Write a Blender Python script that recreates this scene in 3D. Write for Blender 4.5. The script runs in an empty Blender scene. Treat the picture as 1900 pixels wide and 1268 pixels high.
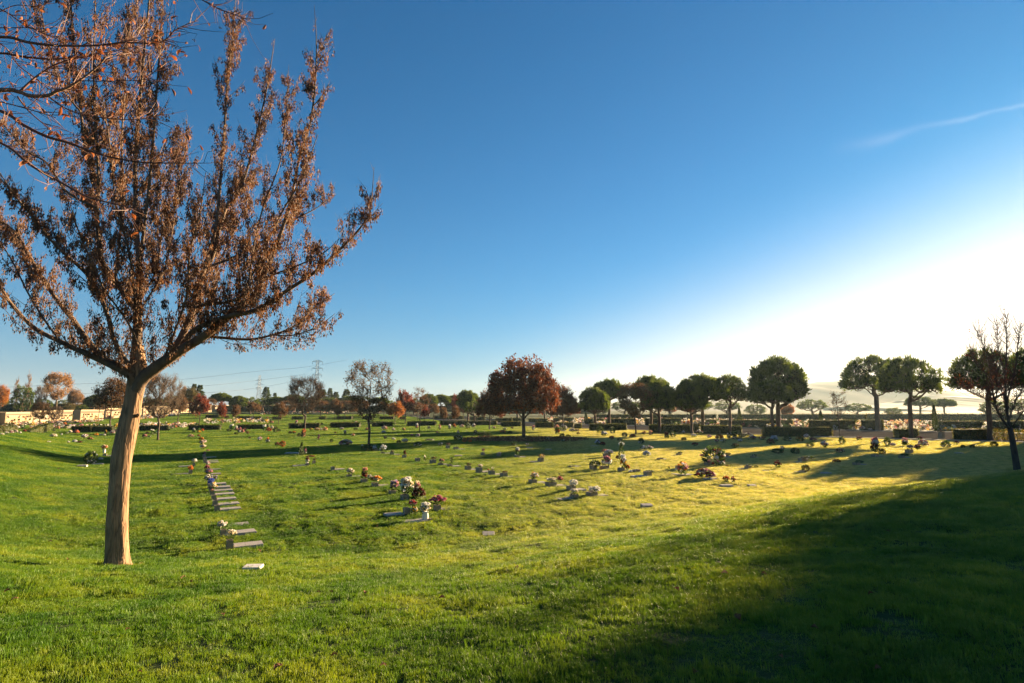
import bpy, math, random
import numpy as np
from mathutils import Vector, Matrix, Quaternion
R = math.radians
sc = bpy.context.scene
COL = sc.collection
rng = random.Random(7)

# ------------------------------------------------------------------ camera model
F = 1055.0; CX, CY = 950.0, 634.0; EYE = 3.6; PITCH = math.atan(124/F)
cp, sp = math.cos(PITCH), math.sin(PITCH)
def ray(px, py):
    a = (px-CX)/F; b = (CY-py)/F
    return Vector((a, cp-b*sp, sp+b*cp))
def at(px, py, Y):
    d = ray(px, py); return Vector((0, 0, EYE)) + d*(Y/d.y)

SUN_AZ, SUN_EL = R(47), R(11.2)
SUN = Vector((math.sin(SUN_AZ)*math.cos(SUN_EL), math.cos(SUN_AZ)*math.cos(SUN_EL), math.sin(SUN_EL)))

# ------------------------------------------------------------------ terrain
EX = np.array([-60, -14, -7, -4.7, -1, 2, 8.5, 21.5, 60.]); EYv = np.array([9., 9.6, 10, 10, 10.9, 14, 19.9, 28, 50.])
EZ = np.array([.9, .9, .84, .8, .72, .55, .35, .1, .0])
def sst(a, b, x):
    t = np.clip((x-a)/(b-a), 0, 1); return t*t*(3-2*t)
def zf(x, y):
    x = np.asarray(x, float); y = np.asarray(y, float)
    ey = np.interp(x, EX, EYv); ez = np.interp(x, EX, EZ)
    t = (y-ey)*.85
    near = ez + (1.95-ez)*(1-np.exp(-np.maximum(-t, 0)/7.0))*1.25
    near = np.minimum(near, 2.05)
    u = np.clip(t/4.6, 0, 1)
    far = ez*(2*u**3-3*u**2+1) - ez*1.0*(u**3-2*u**2+u)
    z = np.where(t < 0, near, far)
    w = np.maximum(0, -(x+.70*y-.6)/1.22)
    left = 2.3*(1-np.exp(-(w/5.2)**2*.5))*(1-sst(48, 85, y))*sst(4, 12, y)
    z = z + left
    z = z + 2.0*sst(130, 240, y)*(1-sst(-30, 10, x))
    z = z + .035*np.sin(x*.9+1.3*np.sin(y*.37))*np.sin(y*.8+x*.21)*sst(2, 8, np.hypot(x, y))
    rr_ = np.hypot(x, y)
    z = z + (.036*np.sin(x*5.1+1.7*np.sin(y*2.3))*np.sin(y*4.3+1.5*np.sin(x*1.9))+.028*np.sin(x*8.7+y*2.1+np.sin(y*5))*np.sin(y*7.9-x*1.3))*(.25+.75*sst(6, 14, rr_))*sst(1.5, 3, rr_)*(1-sst(28, 45, rr_))
    return z
def zg(x, y): return float(zf(x, y))
def ground(px, py):
    d = ray(px, py); lo = 1.0; prev = lo
    if d.z >= -1e-4: return at(px, py, 300)
    s = 1.0
    while s < 900:
        p = Vector((0, 0, EYE)) + d*(s/d.y)
        if p.z < zg(p.x, p.y): break
        prev = s; s *= 1.02
    a, b = prev, s
    for _ in range(24):
        m = (a+b)/2; p = Vector((0, 0, EYE)) + d*(m/d.y)
        if p.z < zg(p.x, p.y): b = m
        else: a = m
    p = Vector((0, 0, EYE)) + d*(b/d.y); p.z = zg(p.x, p.y); return p
def cosx(px): return math.cos(math.atan((px-CX)/F))
def onground(px, Y):
    x = (px-CX)/F*Y
    # pitch correction: a vertical line keeps its column closely near the horizon
    d = ray(px, 775); x = d.x*(Y/d.y)
    return Vector((x, Y, zg(x, Y)))

# ------------------------------------------------------------------ materials
MATS = {}
def _new(name):
    m = bpy.data.materials.new(name); m.use_nodes = True
    nt = m.node_tree; nt.nodes.clear()
    out = nt.nodes.new('ShaderNodeOutputMaterial'); return m, nt, out
def mat(name, c1, c2=None, scale=3.0, rough=.8, bump=0, bscale=None, trans=0, tcol=None, coord='Object', stretch=(1, 1, 1), spec=.3, detail=5, lo=.35, hi=.65, c3=None, s3=.3):
    if name in MATS: return MATS[name]
    m, nt, out = _new(name); N = nt.nodes; L = nt.links
    c2 = c2 or tuple(x*.7 for x in c1)
    if coord == 'World':
        tc = N.new('ShaderNodeNewGeometry'); src = tc.outputs['Position']
    else:
        tc = N.new('ShaderNodeTexCoord'); src = tc.outputs['Object']
    mp = N.new('ShaderNodeMapping'); mp.inputs['Scale'].default_value = stretch; L.new(src, mp.inputs['Vector'])
    nz = N.new('ShaderNodeTexNoise'); nz.inputs['Scale'].default_value = scale; nz.inputs['Detail'].default_value = detail
    L.new(mp.outputs[0], nz.inputs['Vector'])
    cr = N.new('ShaderNodeValToRGB'); cr.color_ramp.elements[0].position = lo; cr.color_ramp.elements[1].position = hi
    cr.color_ramp.elements[0].color = (*c1, 1); cr.color_ramp.elements[1].color = (*c2, 1)
    L.new(nz.outputs['Fac'], cr.inputs[0]); col = cr.outputs[0]
    if c3:
        n3 = N.new('ShaderNodeTexNoise'); n3.inputs['Scale'].default_value = s3; n3.inputs['Detail'].default_value = 3
        L.new(mp.outputs[0], n3.inputs['Vector'])
        r3 = N.new('ShaderNodeMapRange'); r3.inputs[1].default_value = .45; r3.inputs[2].default_value = .68
        L.new(n3.outputs['Fac'], r3.inputs[0])
        mx = N.new('ShaderNodeMixRGB'); L.new(r3.outputs[0], mx.inputs[0]); L.new(col, mx.inputs[1]); mx.inputs[2].default_value = (*c3, 1); col = mx.outputs[0]
    b = N.new('ShaderNodeBsdfPrincipled'); b.inputs['Roughness'].default_value = rough
    b.inputs['Specular IOR Level'].default_value = spec
    L.new(col, b.inputs['Base Color'])
    if bump:
        nb = N.new('ShaderNodeTexNoise'); nb.inputs['Scale'].default_value = bscale or scale*4; nb.inputs['Detail'].default_value = 6
        L.new(mp.outputs[0], nb.inputs['Vector'])
        bp = N.new('ShaderNodeBump'); bp.inputs['Strength'].default_value = bump; bp.inputs['Distance'].default_value = .05
        L.new(nb.outputs['Fac'], bp.inputs['Height']); L.new(bp.outputs[0], b.inputs['Normal'])
    sh = b.outputs[0]
    if trans:
        t = N.new('ShaderNodeBsdfTranslucent')
        if tcol:
            mt = N.new('ShaderNodeMixRGB'); mt.blend_type = 'MULTIPLY'; mt.inputs[0].default_value = 1
            L.new(col, mt.inputs[1]); mt.inputs[2].default_value = (*tcol, 1); L.new(mt.outputs[0], t.inputs[0])
        else: L.new(col, t.inputs[0])
        ms = N.new('ShaderNodeMixShader'); ms.inputs[0].default_value = trans
        L.new(sh, ms.inputs[1]); L.new(t.outputs[0], ms.inputs[2]); sh = ms.outputs[0]
    L.new(sh, out.inputs['Surface']); MATS[name] = m; return m

# ------------------------------------------------------------------ mesh builder
class MB:
    def __init__(s): s.v = []; s.f = []; s.m = []
    def quad(s, a, b, c, d, mi=0):
        n = len(s.v); s.v += [a, b, c, d]; s.f.append((n, n+1, n+2, n+3)); s.m.append(mi)
    def tri(s, a, b, c, mi=0):
        n = len(s.v); s.v += [a, b, c]; s.f.append((n, n+1, n+2)); s.m.append(mi)
    def box(s, x0, x1, y0, y1, z0, z1, mi=0, M=None, taper=0):
        n = len(s.v); t = taper
        p = [(x0, y0, z0), (x1, y0, z0), (x1, y1, z0), (x0, y1, z0), (x0+t, y0+t, z1), (x1-t, y0+t, z1), (x1-t, y1-t, z1), (x0+t, y1-t, z1)]
        if M: p = [tuple(M @ Vector(q)) for q in p]
        s.v += p
        for f in ((0, 3, 2, 1), (4, 5, 6, 7), (0, 1, 5, 4), (1, 2, 6, 5), (2, 3, 7, 6), (3, 0, 4, 7)):
            s.f.append(tuple(n+i for i in f)); s.m.append(mi)
    def tube(s, pts, rad, n=6, mi=0, cap=True, jit=0):
        pts = [Vector(p) for p in pts]; k = len(pts)
        if k < 2: return
        base = len(s.v); T = (pts[1]-pts[0]).normalized()
        u = T.orthogonal().normalized(); prev = T
        for i in range(k):
            T = (pts[min(i+1, k-1)]-pts[max(i-1, 0)])
            T = T.normalized() if T.length > 1e-9 else prev
            u = (u - T*u.dot(T)); u = u.normalized() if u.length > 1e-6 else T.orthogonal().normalized()
            w = T.cross(u); prev = T
            for j in range(n):
                a = 2*math.pi*j/n; r = rad[i]*(1+(rng.uniform(-jit, jit) if jit else 0))
                s.v.append(tuple(pts[i]+u*(math.cos(a)*r)+w*(math.sin(a)*r)))
        for i in range(k-1):
            for j in range(n):
                a = base+i*n+j; b = base+i*n+(j+1) % n
                s.f.append((a, b, b+n, a+n)); s.m.append(mi)
        if cap and n > 3:
            s.f.append(tuple(base+j for j in reversed(range(n)))); s.m.append(mi)
            s.f.append(tuple(base+(k-1)*n+j for j in range(n))); s.m.append(mi)
    def leaf(s, p, d, up, ln, wd, mi=0):
        # pointed leaf: a folded rhombus
        p = Vector(p); d = Vector(d); w = d.cross(up)
        if w.length < 1e-5: w = d.orthogonal()
        w = w.normalized()*wd*.5
        s.quad(tuple(p), tuple(p+d*ln*.45+w), tuple(p+d*ln), tuple(p+d*ln*.45-w), mi)
    def mesh(s, name, mats, smooth=False):
        me = bpy.data.meshes.new(name); me.from_pydata([tuple(v) for v in s.v], [], s.f)
        for m in (mats if isinstance(mats, (list, tuple)) else [mats]): me.materials.append(m)
        me.polygons.foreach_set('material_index', s.m)
        if smooth: me.polygons.foreach_set('use_smooth', [True]*len(s.f))
        me.update(); return me
def link(name, me, parent=None, loc=None):
    o = bpy.data.objects.new(name, me); COL.objects.link(o)
    if parent: o.parent = parent
    if loc is not None: o.location = loc
    return o
def tag(o, label=None, cat=None, group=None, kind=None):
    if label: o['label'] = label
    if cat: o['category'] = cat
    if group: o['group'] = group
    if kind: o['kind'] = kind
    return o
def empty(name, loc=(0, 0, 0), rz=0):
    o = bpy.data.objects.new(name, None); COL.objects.link(o); o.location = loc; o.rotation_euler = (0, 0, rz)
    o.empty_display_size = .2; return o
def rv(r=rng):
    while True:
        v = Vector((r.uniform(-1, 1), r.uniform(-1, 1), r.uniform(-1, 1)))
        if .05 < v.length < 1: return v.normalized()
def catmull(P, step=None, per=4):
    P = [np.array(p, float) for p in P]; P = [2*P[0]-P[1]]+P+[2*P[-1]-P[-2]]; out = []
    for i in range(1, len(P)-2):
        for k in range(per):
            t = k/per; a, b, c, d = P[i-1:i+3]
            out.append(.5*((2*b)+(-a+c)*t+(2*a-5*b+4*c-d)*t*t+(-a+3*b-3*c+d)*t**3))
    out.append(P[-2]); return out
HAZE = 0.00009
GD = [36, 32, 22, 8, 3, .9, .28]
# ------------------------------------------------------------------ camera, sun, sky
cam = bpy.data.cameras.new('camera'); cam.lens = F/1900*36; cam.sensor_width = 36; cam.clip_end = 6000; cam.clip_start = .05
co = bpy.data.objects.new('camera', cam); COL.objects.link(co); co.location = (0, 0, EYE); co.rotation_euler = (R(90)+PITCH, 0, 0)
sc.camera = co
sl = bpy.data.lights.new('sun', 'SUN'); sl.energy = 5.0; sl.angle = R(.5); sl.color = (1, .72, .42)
so = bpy.data.objects.new('sun', sl); COL.objects.link(so); so.rotation_euler = SUN.to_track_quat('Z', 'Y').to_euler(); so.location = (60, 55, 40)

W = bpy.data.worlds.new('World'); sc.world = W; W.use_nodes = True
nt = W.node_tree; nt.nodes.clear(); N = nt.nodes; L = nt.links
out = N.new('ShaderNodeOutputWorld'); bg = N.new('ShaderNodeBackground'); L.new(bg.outputs[0], out.inputs[0])
sky = N.new('ShaderNodeTexSky'); sky.sky_type = 'NISHITA'; sky.sun_disc = False; sky.sun_elevation = SUN_EL; sky.sun_rotation = SUN_AZ
sky.air_density = 1.0; sky.dust_density = .2; sky.ozone_density = 2.2; sky.altitude = 300
tc = N.new('ShaderNodeTexCoord')
def vdot(v):
    d = N.new('ShaderNodeVectorMath'); d.operation = 'DOT_PRODUCT'; L.new(tc.outputs['Generated'], d.inputs[0]); d.inputs[1].default_value = tuple(v); return d.outputs['Value']
def mth(op, a, b=None, c=None):
    m = N.new('ShaderNodeMath'); m.operation = op
    for i, q in enumerate((a, b, c)):
        if q is None: continue
        if isinstance(q, (int, float)): m.inputs[i].default_value = q
        else: L.new(q, m.inputs[i])
    return m.outputs[0]
def ramp(x, pts):
    r = N.new('ShaderNodeValToRGB'); L.new(x, r.inputs[0]); e = r.color_ramp.elements
    e[0].position = pts[0][0]; e[0].color = (*pts[0][1], 1); e[1].position = pts[-1][0]; e[1].color = (*pts[-1][1], 1)
    for p, c in pts[1:-1]:
        q = e.new(p); q.color = (*c, 1)
    r.color_ramp.interpolation = 'EASE'; return r.outputs[0]
# sunlit mist bank: thickest towards the sun and the horizon (a layer tilted up on the sun's side)
a1 = ray(1900, 372).normalized(); a2 = ray(1050, 705).normalized()
nv = a2.cross(a1).normalized()
nv = nv if nv.z > 0 else -nv
sd = vdot(nv)                       # <0 inside the bank
mr = N.new('ShaderNodeMapRange'); mr.interpolation_type = 'SMOOTHERSTEP'; L.new(sd, mr.inputs[0])
mr.inputs[1].default_value = .28; mr.inputs[2].default_value = -.24; mr.inputs[3].default_value = 0; mr.inputs[4].default_value = 1
wz = mth('POWER', mr.outputs[0], 2.3)
sep = N.new('ShaderNodeSeparateXYZ'); L.new(tc.outputs['Generated'], sep.inputs[0])
el = sep.outputs['Z']
low = mth('POWER', 2.718, mth('MULTIPLY', mth('MAXIMUM', el, 0.0), -4.2))     # paler blue lower down
low2 = mth('POWER', 2.718, mth('MULTIPLY', mth('MAXIMUM', el, 0.0), -15.0))   # peach band along the horizon
tint = N.new('ShaderNodeMixRGB'); tint.blend_type = 'MULTIPLY'; tint.inputs[0].default_value = 1; L.new(sky.outputs[0], tint.inputs[1]); tint.inputs[2].default_value = (.058, .345, .535, 1)
SKY_S = .05
m0 = N.new('ShaderNodeMixRGB'); L.new(mth('MULTIPLY', low, .62), m0.inputs[0]); L.new(tint.outputs[0], m0.inputs[1]); m0.inputs[2].default_value = (.80, 1.84, 2.75, 1)
m1 = N.new('ShaderNodeMixRGB'); L.new(mth('MULTIPLY', low2, .72), m1.inputs[0]); L.new(m0.outputs[0], m1.inputs[1]); m1.inputs[2].default_value = (2.7, 2.3, 2.0, 1)
# keep the mist off the side of the sky away from the sun
sunward = N.new('ShaderNodeMapRange'); L.new(vdot((math.sin(SUN_AZ), math.cos(SUN_AZ), 0)), sunward.inputs[0])
sunward.inputs[1].default_value = .1; sunward.inputs[2].default_value = .75
m2 = N.new('ShaderNodeMixRGB'); L.new(mth('MULTIPLY', wz, sunward.outputs[0]), m2.inputs[0]); L.new(m1.outputs[0], m2.inputs[1]); L.new(ramp(el, [(0.0, (5.6, 4.5, 3.3)), (.06, (5.7, 4.7, 3.7)), (.16, (6.0, 5.0, 4.2)), (.5, (6.0, 5.1, 4.5))]), m2.inputs[2])
# thin vapour trail high on the right
b1 = ray(1905, 193).normalized(); b2 = ray(1560, 275).normalized(); bn = b2.cross(b1).normalized()
bd = vdot(bn); nzt = N.new('ShaderNodeTexNoise'); nzt.inputs['Scale'].default_value = 22; nzt.inputs['Detail'].default_value = 5; L.new(tc.outputs['Generated'], nzt.inputs['Vector'])
along = N.new('ShaderNodeMapRange'); L.new(vdot(b1), along.inputs[0]); along.inputs[1].default_value = .975; along.inputs[2].default_value = .9995
bw = mth('MULTIPLY', mth('SUBTRACT', 1.25, along.outputs[0]), .010)
core = mth('POWER', 2.718, mth('MULTIPLY', mth('POWER', mth('DIVIDE', mth('ABSOLUTE', mth('SUBTRACT', bd, mth('MULTIPLY', mth('SUBTRACT', nzt.outputs['Fac'], .5), .012))), bw), 2.0), -1.0))
trail = mth('MULTIPLY', mth('MULTIPLY', core, along.outputs[0]), mth('MULTIPLY', nzt.outputs['Fac'], .26))
m3 = N.new('ShaderNodeMixRGB'); L.new(trail, m3.inputs[0]); L.new(m2.outputs[0], m3.inputs[1]); m3.inputs[2].default_value = (3.9, 4.1, 4.4, 1)
L.new(m3.outputs[0], bg.inputs[0]); bg.inputs[1].default_value = SKY_S

vs = sc.view_settings; vs.view_transform = 'Standard'; vs.look = 'None'; vs.gamma = 1; vs.exposure = 2.5
sc.cycles.use_denoising = True
try: sc.cycles.denoiser = 'OPENIMAGEDENOISE'
except Exception: pass
cy = sc.cycles; cy.max_bounces = 6; cy.diffuse_bounces = 3; cy.glossy_bounces = 2; cy.transmission_bounces = 4; cy.transparent_max_bounces = 6; cy.volume_bounces = 1
cy.caustics_reflective = False; cy.caustics_refractive = False

# ------------------------------------------------------------------ ground sheet
fine = [R(a) for a in np.arange(-56, 56.01, .8)]; rest = [R(a) for a in np.arange(60, 301, 6)]
ANG = fine+rest; NA = len(ANG); NF = len(fine)
RAD = [0.0]+list(np.exp(np.linspace(math.log(.5), math.log(1580), 245))); NR = len(RAD)
aa = np.array(ANG); rr = np.array(RAD); XX = np.sin(aa)[None]*rr[:, None]; YY = np.cos(aa)[None]*rr[:, None]; ZZ = zf(XX, YY)
verts = np.stack([XX, YY, ZZ], -1).reshape(-1, 3)
faces = [(i*NA+j, i*NA+(j+1) % NA, (i+1)*NA+(j+1) % NA, (i+1)*NA+j) for i in range(1, NR-1) for j in range(NA)]
faces += [(NA*0, NA+(j+1) % NA, NA+j) for j in range(NA)]
faces = [tuple(reversed(f)) for f in faces]
M_ground = mat('lawn_soil', (.030, .050, .012), (.018, .032, .008), scale=1.3, rough=.95, bump=1.0, bscale=6, coord='World', c3=(.045, .065, .016), s3=.12, spec=.1)
me = bpy.data.meshes.new('ground'); me.from_pydata(verts.tolist(), [], faces); me.materials.append(M_ground); me.polygons.foreach_set('use_smooth', [True]*len(faces)); me.update()
g = link('ground', me); tag(g, 'green lawn sloping down from a bank to the grave rows', 'lawn', kind='structure')

# ------------------------------------------------------------------ road
NEAR = [(130, 8), (90, 34), (64, 53), (50.5, 63.3), (40.5, 70.3), (28, 84), (19.4, 97), (3.7, 112.5), (-23, 165), (-40, 200)]
FARE = [(150, 30), (110, 55), (82, 73), (66.7, 84), (53.5, 93.5), (38, 106), (23.6, 119), (8, 131), (-10, 176), (-24, 208)]
def strip(A, B, z):
    b = MB()
    for i in range(len(A)-1):
        for k in range(6):
            p = [(a[0]*(1-t)+c[0]*t, a[1]*(1-t)+c[1]*t) for a, c, t in ((A[i], A[i+1], k/6), (A[i], A[i+1], (k+1)/6), (B[i], B[i+1], (k+1)/6), (B[i], B[i+1], k/6))]
            q = [(x, y, zg(x, y)+z) for x, y in p]; b.quad(q[0], q[3], q[2], q[1])
    return b
M_road = mat('asphalt', (.06, .057, .055), (.045, .043, .042), scale=.8, rough=1.0, spec=0, bump=.2, bscale=40, coord='World', c3=(.07, .067, .063), s3=.15)
tag(link('road', strip(NEAR, FARE, .05).mesh('road', M_road)), 'wide asphalt road between the hedges behind the lawn', 'road', kind='structure')
M_kerb = mat('kerb_stone', (.36, .34, .31), (.28, .26, .24), scale=2, coord='World')
def offs(A, d):
    o = []
    for i, p in enumerate(A):
        q = Vector(A[min(i+1, len(A)-1)])-Vector(A[max(i-1, 0)]); q.normalize(); o.append((p[0]+q.y*d, p[1]-q.x*d))
    return o
for A, d, nm, lb in ((NEAR, .25, 'near_kerb', 'pale stone kerb along the lawn edge of the road'), (FARE, -.25, 'far_kerb', 'pale stone kerb along the far edge of the road')):
    Bp = offs(A, -d); b = strip(A, Bp, .14) if d > 0 else strip(Bp, A, .14)
    for i in range(len(A)-1):
        for line in (A, Bp):
            p, q = line[i], line[i+1]
            b.quad((p[0], p[1], zg(*p)-.05), (q[0], q[1], zg(*q)-.05), (q[0], q[1], zg(*q)+.14), (p[0], p[1], zg(*p)+.14))
    tag(link('kerb', b.mesh('kerb', M_kerb)), lb, 'kerb', kind='structure')

# ------------------------------------------------------------------ far hills
M_hill = mat('hill_scrub', (.030, .034, .024), (.018, .022, .016), scale=.02, rough=.95, coord='World')
def hill(name, prof, Y, depth, lb):
    b = MB(); xs = np.linspace(prof[0][0], prof[-1][0], 90); P = []
    for k in range(9):
        f = k/8; row = []
        for px in xs:
            py = np.interp(px, [p[0] for p in prof], [p[1] for p in prof])
            top = at(px, py, Y); s = math.sin(math.pi*min(1, f*1.0)/2)
            n = (.5*math.sin(px*.11)+.4*math.sin(px*.37+1)+.4*math.sin(px*.9))*Y/800*(1 if k == 8 else .3)
            row.append((top.x, Y-depth*(1-f), max(-.5, (top.z+n)*s - .5*(1-f))))
        P.append(row)
    for k in range(8):
        for i in range(89): b.quad(P[k][i], P[k][i+1], P[k+1][i+1], P[k+1][i])
    for i in range(89):   # far side
        a, c = P[8][i], P[8][i+1]; b.quad(a, c, (c[0], c[1]+200, -1), (a[0], a[1]+200, -1))
    tag(link(name, b.mesh(name, M_hill, True)), lb, 'hill', kind='structure')
hill('hill', [(1040, 752), (1200, 744), (1330, 738), (1420, 722), (1520, 709), (1580, 707), (1660, 722), (1760, 738), (1900, 742), (2100, 745)], 1250, 420, 'flat topped hill fading into the mist behind the pines')
hill('low_hill', [(1560, 756), (1650, 748), (1720, 736), (1780, 735), (1850, 738), (1950, 728), (2100, 722)], 820, 220, 'low wooded rise in the mist beyond the far hedge')

# ------------------------------------------------------------------ air
hz = MB(); hz.box(-1590, 1590, -1590, 1590, -4, 72); hm, hnt, hout = _new('haze_air')
pv = hnt.nodes.new('ShaderNodeVolumePrincipled'); pv.inputs['Color'].default_value = (.62, .86, 1.0, 1); pv.inputs['Density'].default_value = HAZE
pv.inputs['Anisotropy'].default_value = .4; hnt.links.new(pv.outputs[0], hout.inputs['Volume'])
if HAZE > 0: tag(link('haze', hz.mesh('haze', hm)), 'thin morning mist brightening towards the sun', 'mist', kind='stuff')

# ------------------------------------------------------------------ grass
def grass_material():
    m, nt, out = _new('grass_blades'); N = nt.nodes; L = nt.links
    geo = N.new('ShaderNodeNewGeometry'); oi = N.new('ShaderNodeObjectInfo')
    n1 = N.new('ShaderNodeTexNoise'); n1.inputs['Scale'].default_value = .55; n1.inputs['Detail'].default_value = 6; L.new(geo.outputs['Position'], n1.inputs['Vector'])
    cr = N.new('ShaderNodeValToRGB'); e = cr.color_ramp.elements
    e[0].position = .32; e[0].color = (.032, .104, .006, 1); e[1].position = .70; e[1].color = (.17, .23, .014, 1)
    q = e.new(.5); q.color = (.076, .165, .008, 1)
    ad = N.new('ShaderNodeMath'); ad.operation = 'MULTIPLY_ADD'; L.new(oi.outputs['Random'], ad.inputs[0]); ad.inputs[1].default_value = .22; 
    sb = N.new('ShaderNodeMath'); sb.operation = 'SUBTRACT'; L.new(n1.outputs['Fac'], sb.inputs[0]); sb.inputs[1].default_value = .11; L.new(sb.outputs[0], ad.inputs[2])
    L.new(ad.outputs[0], cr.inputs[0])
    # hoar frost with the low sun's golden sheen painted in on the low lawn, thinner towards the left bank and the near slope
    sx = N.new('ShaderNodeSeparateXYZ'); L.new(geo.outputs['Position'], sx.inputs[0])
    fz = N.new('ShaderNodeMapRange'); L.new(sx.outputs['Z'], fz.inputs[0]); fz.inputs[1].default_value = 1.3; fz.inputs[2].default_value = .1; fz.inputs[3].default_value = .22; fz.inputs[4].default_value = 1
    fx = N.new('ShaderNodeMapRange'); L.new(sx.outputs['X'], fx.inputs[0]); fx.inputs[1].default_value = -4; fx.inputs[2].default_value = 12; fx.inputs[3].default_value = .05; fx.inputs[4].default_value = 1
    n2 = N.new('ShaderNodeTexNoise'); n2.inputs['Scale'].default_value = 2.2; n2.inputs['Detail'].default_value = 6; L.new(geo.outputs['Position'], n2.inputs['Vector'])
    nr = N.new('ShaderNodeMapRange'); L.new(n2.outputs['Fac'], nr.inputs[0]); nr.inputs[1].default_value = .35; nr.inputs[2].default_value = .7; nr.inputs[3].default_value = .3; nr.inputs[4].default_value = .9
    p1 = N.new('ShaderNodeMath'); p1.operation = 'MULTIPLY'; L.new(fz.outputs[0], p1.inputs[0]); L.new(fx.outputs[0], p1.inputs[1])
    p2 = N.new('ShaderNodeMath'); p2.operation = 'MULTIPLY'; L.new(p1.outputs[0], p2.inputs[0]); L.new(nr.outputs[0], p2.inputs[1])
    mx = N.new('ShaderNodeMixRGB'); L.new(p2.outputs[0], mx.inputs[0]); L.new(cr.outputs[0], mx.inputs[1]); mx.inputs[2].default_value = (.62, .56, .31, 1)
    d = N.new('ShaderNodeBsdfPrincipled'); d.inputs['Roughness'].default_value = .5; d.inputs['Specular IOR Level'].default_value = .25; L.new(mx.outputs[0], d.inputs['Base Color'])
    t = N.new('ShaderNodeBsdfTranslucent'); mt = N.new('ShaderNodeMixRGB'); mt.blend_type = 'MULTIPLY'; mt.inputs[0].default_value = 1; L.new(mx.outputs[0], mt.inputs[1]); mt.inputs[2].default_value = (1.6, 1.45, .5, 1); L.new(mt.outputs[0], t.inputs[0])
    ms = N.new('ShaderNodeMixShader'); ms.inputs[0].default_value = .32; L.new(d.outputs[0], ms.inputs[1]); L.new(t.outputs[0], ms.inputs[2]); L.new(ms.outputs[0], out.inputs[0]); return m
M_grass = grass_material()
tuft_col = bpy.data.collections.new('grass_tufts')
gr = random.Random(3)
for k in range(5):
    b = MB()
    for c in range(34):                       # clumps of blades in a half-metre patch
        cxx, cyy = gr.gauss(0, .2), gr.gauss(0, .2); hh = gr.uniform(.5, 1.25); lean = gr.uniform(0, 6.28)
        for q in range(gr.randint(10, 22)):
            x = cxx+gr.gauss(0, .035); y = cyy+gr.gauss(0, .035); h = gr.uniform(.022, .058)*hh; a = gr.uniform(0, 6.28); w = gr.uniform(.0022, .0042)
            ld = lean+gr.gauss(0, 1.1); ln = h*gr.uniform(.15, 1.0); dx, dy = math.cos(ld)*ln, math.sin(ld)*ln; wx, wy = math.cos(a)*w, math.sin(a)*w
            p0 = (x-wx, y-wy, -.02); p1 = (x+wx, y+wy, -.02); m0 = (x+dx*.35-wx*.8, y+dy*.35-wy*.8, h*.62); m1 = (x+dx*.35+wx*.8, y+dy*.35+wy*.8, h*.62); tp = (x+dx, y+dy, h)
            n = len(b.v); b.v += [p0, p1, m1, m0, tp]; b.f += [(n, n+1, n+2, n+3), (n+3, n+2, n+4)]; b.m += [0, 0]
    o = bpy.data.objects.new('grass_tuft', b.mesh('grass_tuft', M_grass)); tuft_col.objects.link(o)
lim = 275; ring = [i for i in range(1, NR) if 1.3 < RAD[i] < lim]; fi = [j for j in range(NF) if abs(ANG[j]) < R(51)]
ev = []; dens = []; gsc = []; idx = {}
for i in ring:
    for j in fi:
        idx[i, j] = len(ev); x, y = XX[i, j], YY[i, j]; r = RAD[i]; ev.append((x, y, ZZ[i, j]))
        dd = float(np.interp(r, [0, 9, 14, 30, 60, 132, 275], GD)); ny = np.interp(x, [p[0] for p in reversed(NEAR)], [p[1] for p in reversed(NEAR)])
        if y > ny-1.0: dd = 0
        dens.append(dd); gsc.append(float(np.interp(r, [0, 9, 14, 30, 60, 132, 275], [.5, .62, .8, 1.3, 2.1, 3.0, 5.0])))
ef = [(idx[i, j], idx[i+1, j], idx[i+1, j+1], idx[i, j+1]) for i in ring[:-1] for j in fi[:-1]]
ef = [tuple(reversed(f)) for f in ef]
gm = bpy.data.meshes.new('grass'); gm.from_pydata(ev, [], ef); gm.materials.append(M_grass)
for nm, dat in (('density', dens), ('gscale', gsc)):
    at_ = gm.attributes.new(nm, 'FLOAT', 'POINT'); at_.data.foreach_set('value', dat)
gm.update(); go = link('grass', gm); tag(go, 'short frosted lawn grass in clumps over the bank and the grave field', 'grass', kind='stuff')
ng = bpy.data.node_groups.new('grass_scatter', 'GeometryNodeTree')
ng.interface.new_socket('Geometry', in_out='INPUT', socket_type='NodeSocketGeometry'); ng.interface.new_socket('Geometry', in_out='OUTPUT', socket_type='NodeSocketGeometry')
N = ng.nodes; L = ng.links
gi = N.new('NodeGroupInput'); gout = N.new('NodeGroupOutput'); ds = N.new('GeometryNodeDistributePointsOnFaces'); ds.distribute_method = 'RANDOM'
na = N.new('GeometryNodeInputNamedAttribute'); na.data_type = 'FLOAT'; na.inputs['Name'].default_value = 'density'
nb = N.new('GeometryNodeInputNamedAttribute'); nb.data_type = 'FLOAT'; nb.inputs['Name'].default_value = 'gscale'
L.new(gi.outputs[0], ds.inputs['Mesh']); pos = N.new('GeometryNodeInputPosition'); nzg = N.new('ShaderNodeTexNoise'); nzg.inputs['Scale'].default_value = 2.6; nzg.inputs['Detail'].default_value = 4; nzg.inputs['Roughness'].default_value = .62; L.new(pos.outputs[0], nzg.inputs['Vector'])
dr = N.new('ShaderNodeMapRange'); L.new(nzg.outputs['Fac'], dr.inputs[0]); dr.inputs[1].default_value = .42; dr.inputs[2].default_value = .60; dr.inputs[3].default_value = .75; dr.inputs[4].default_value = 1.25
dm = N.new('ShaderNodeMath'); dm.operation = 'MULTIPLY'; L.new(na.outputs['Attribute'], dm.inputs[0]); L.new(dr.outputs[0], dm.inputs[1]); L.new(dm.outputs[0], ds.inputs['Density'])
ip = N.new('GeometryNodeInstanceOnPoints'); L.new(ds.outputs['Points'], ip.inputs['Points'])
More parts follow.
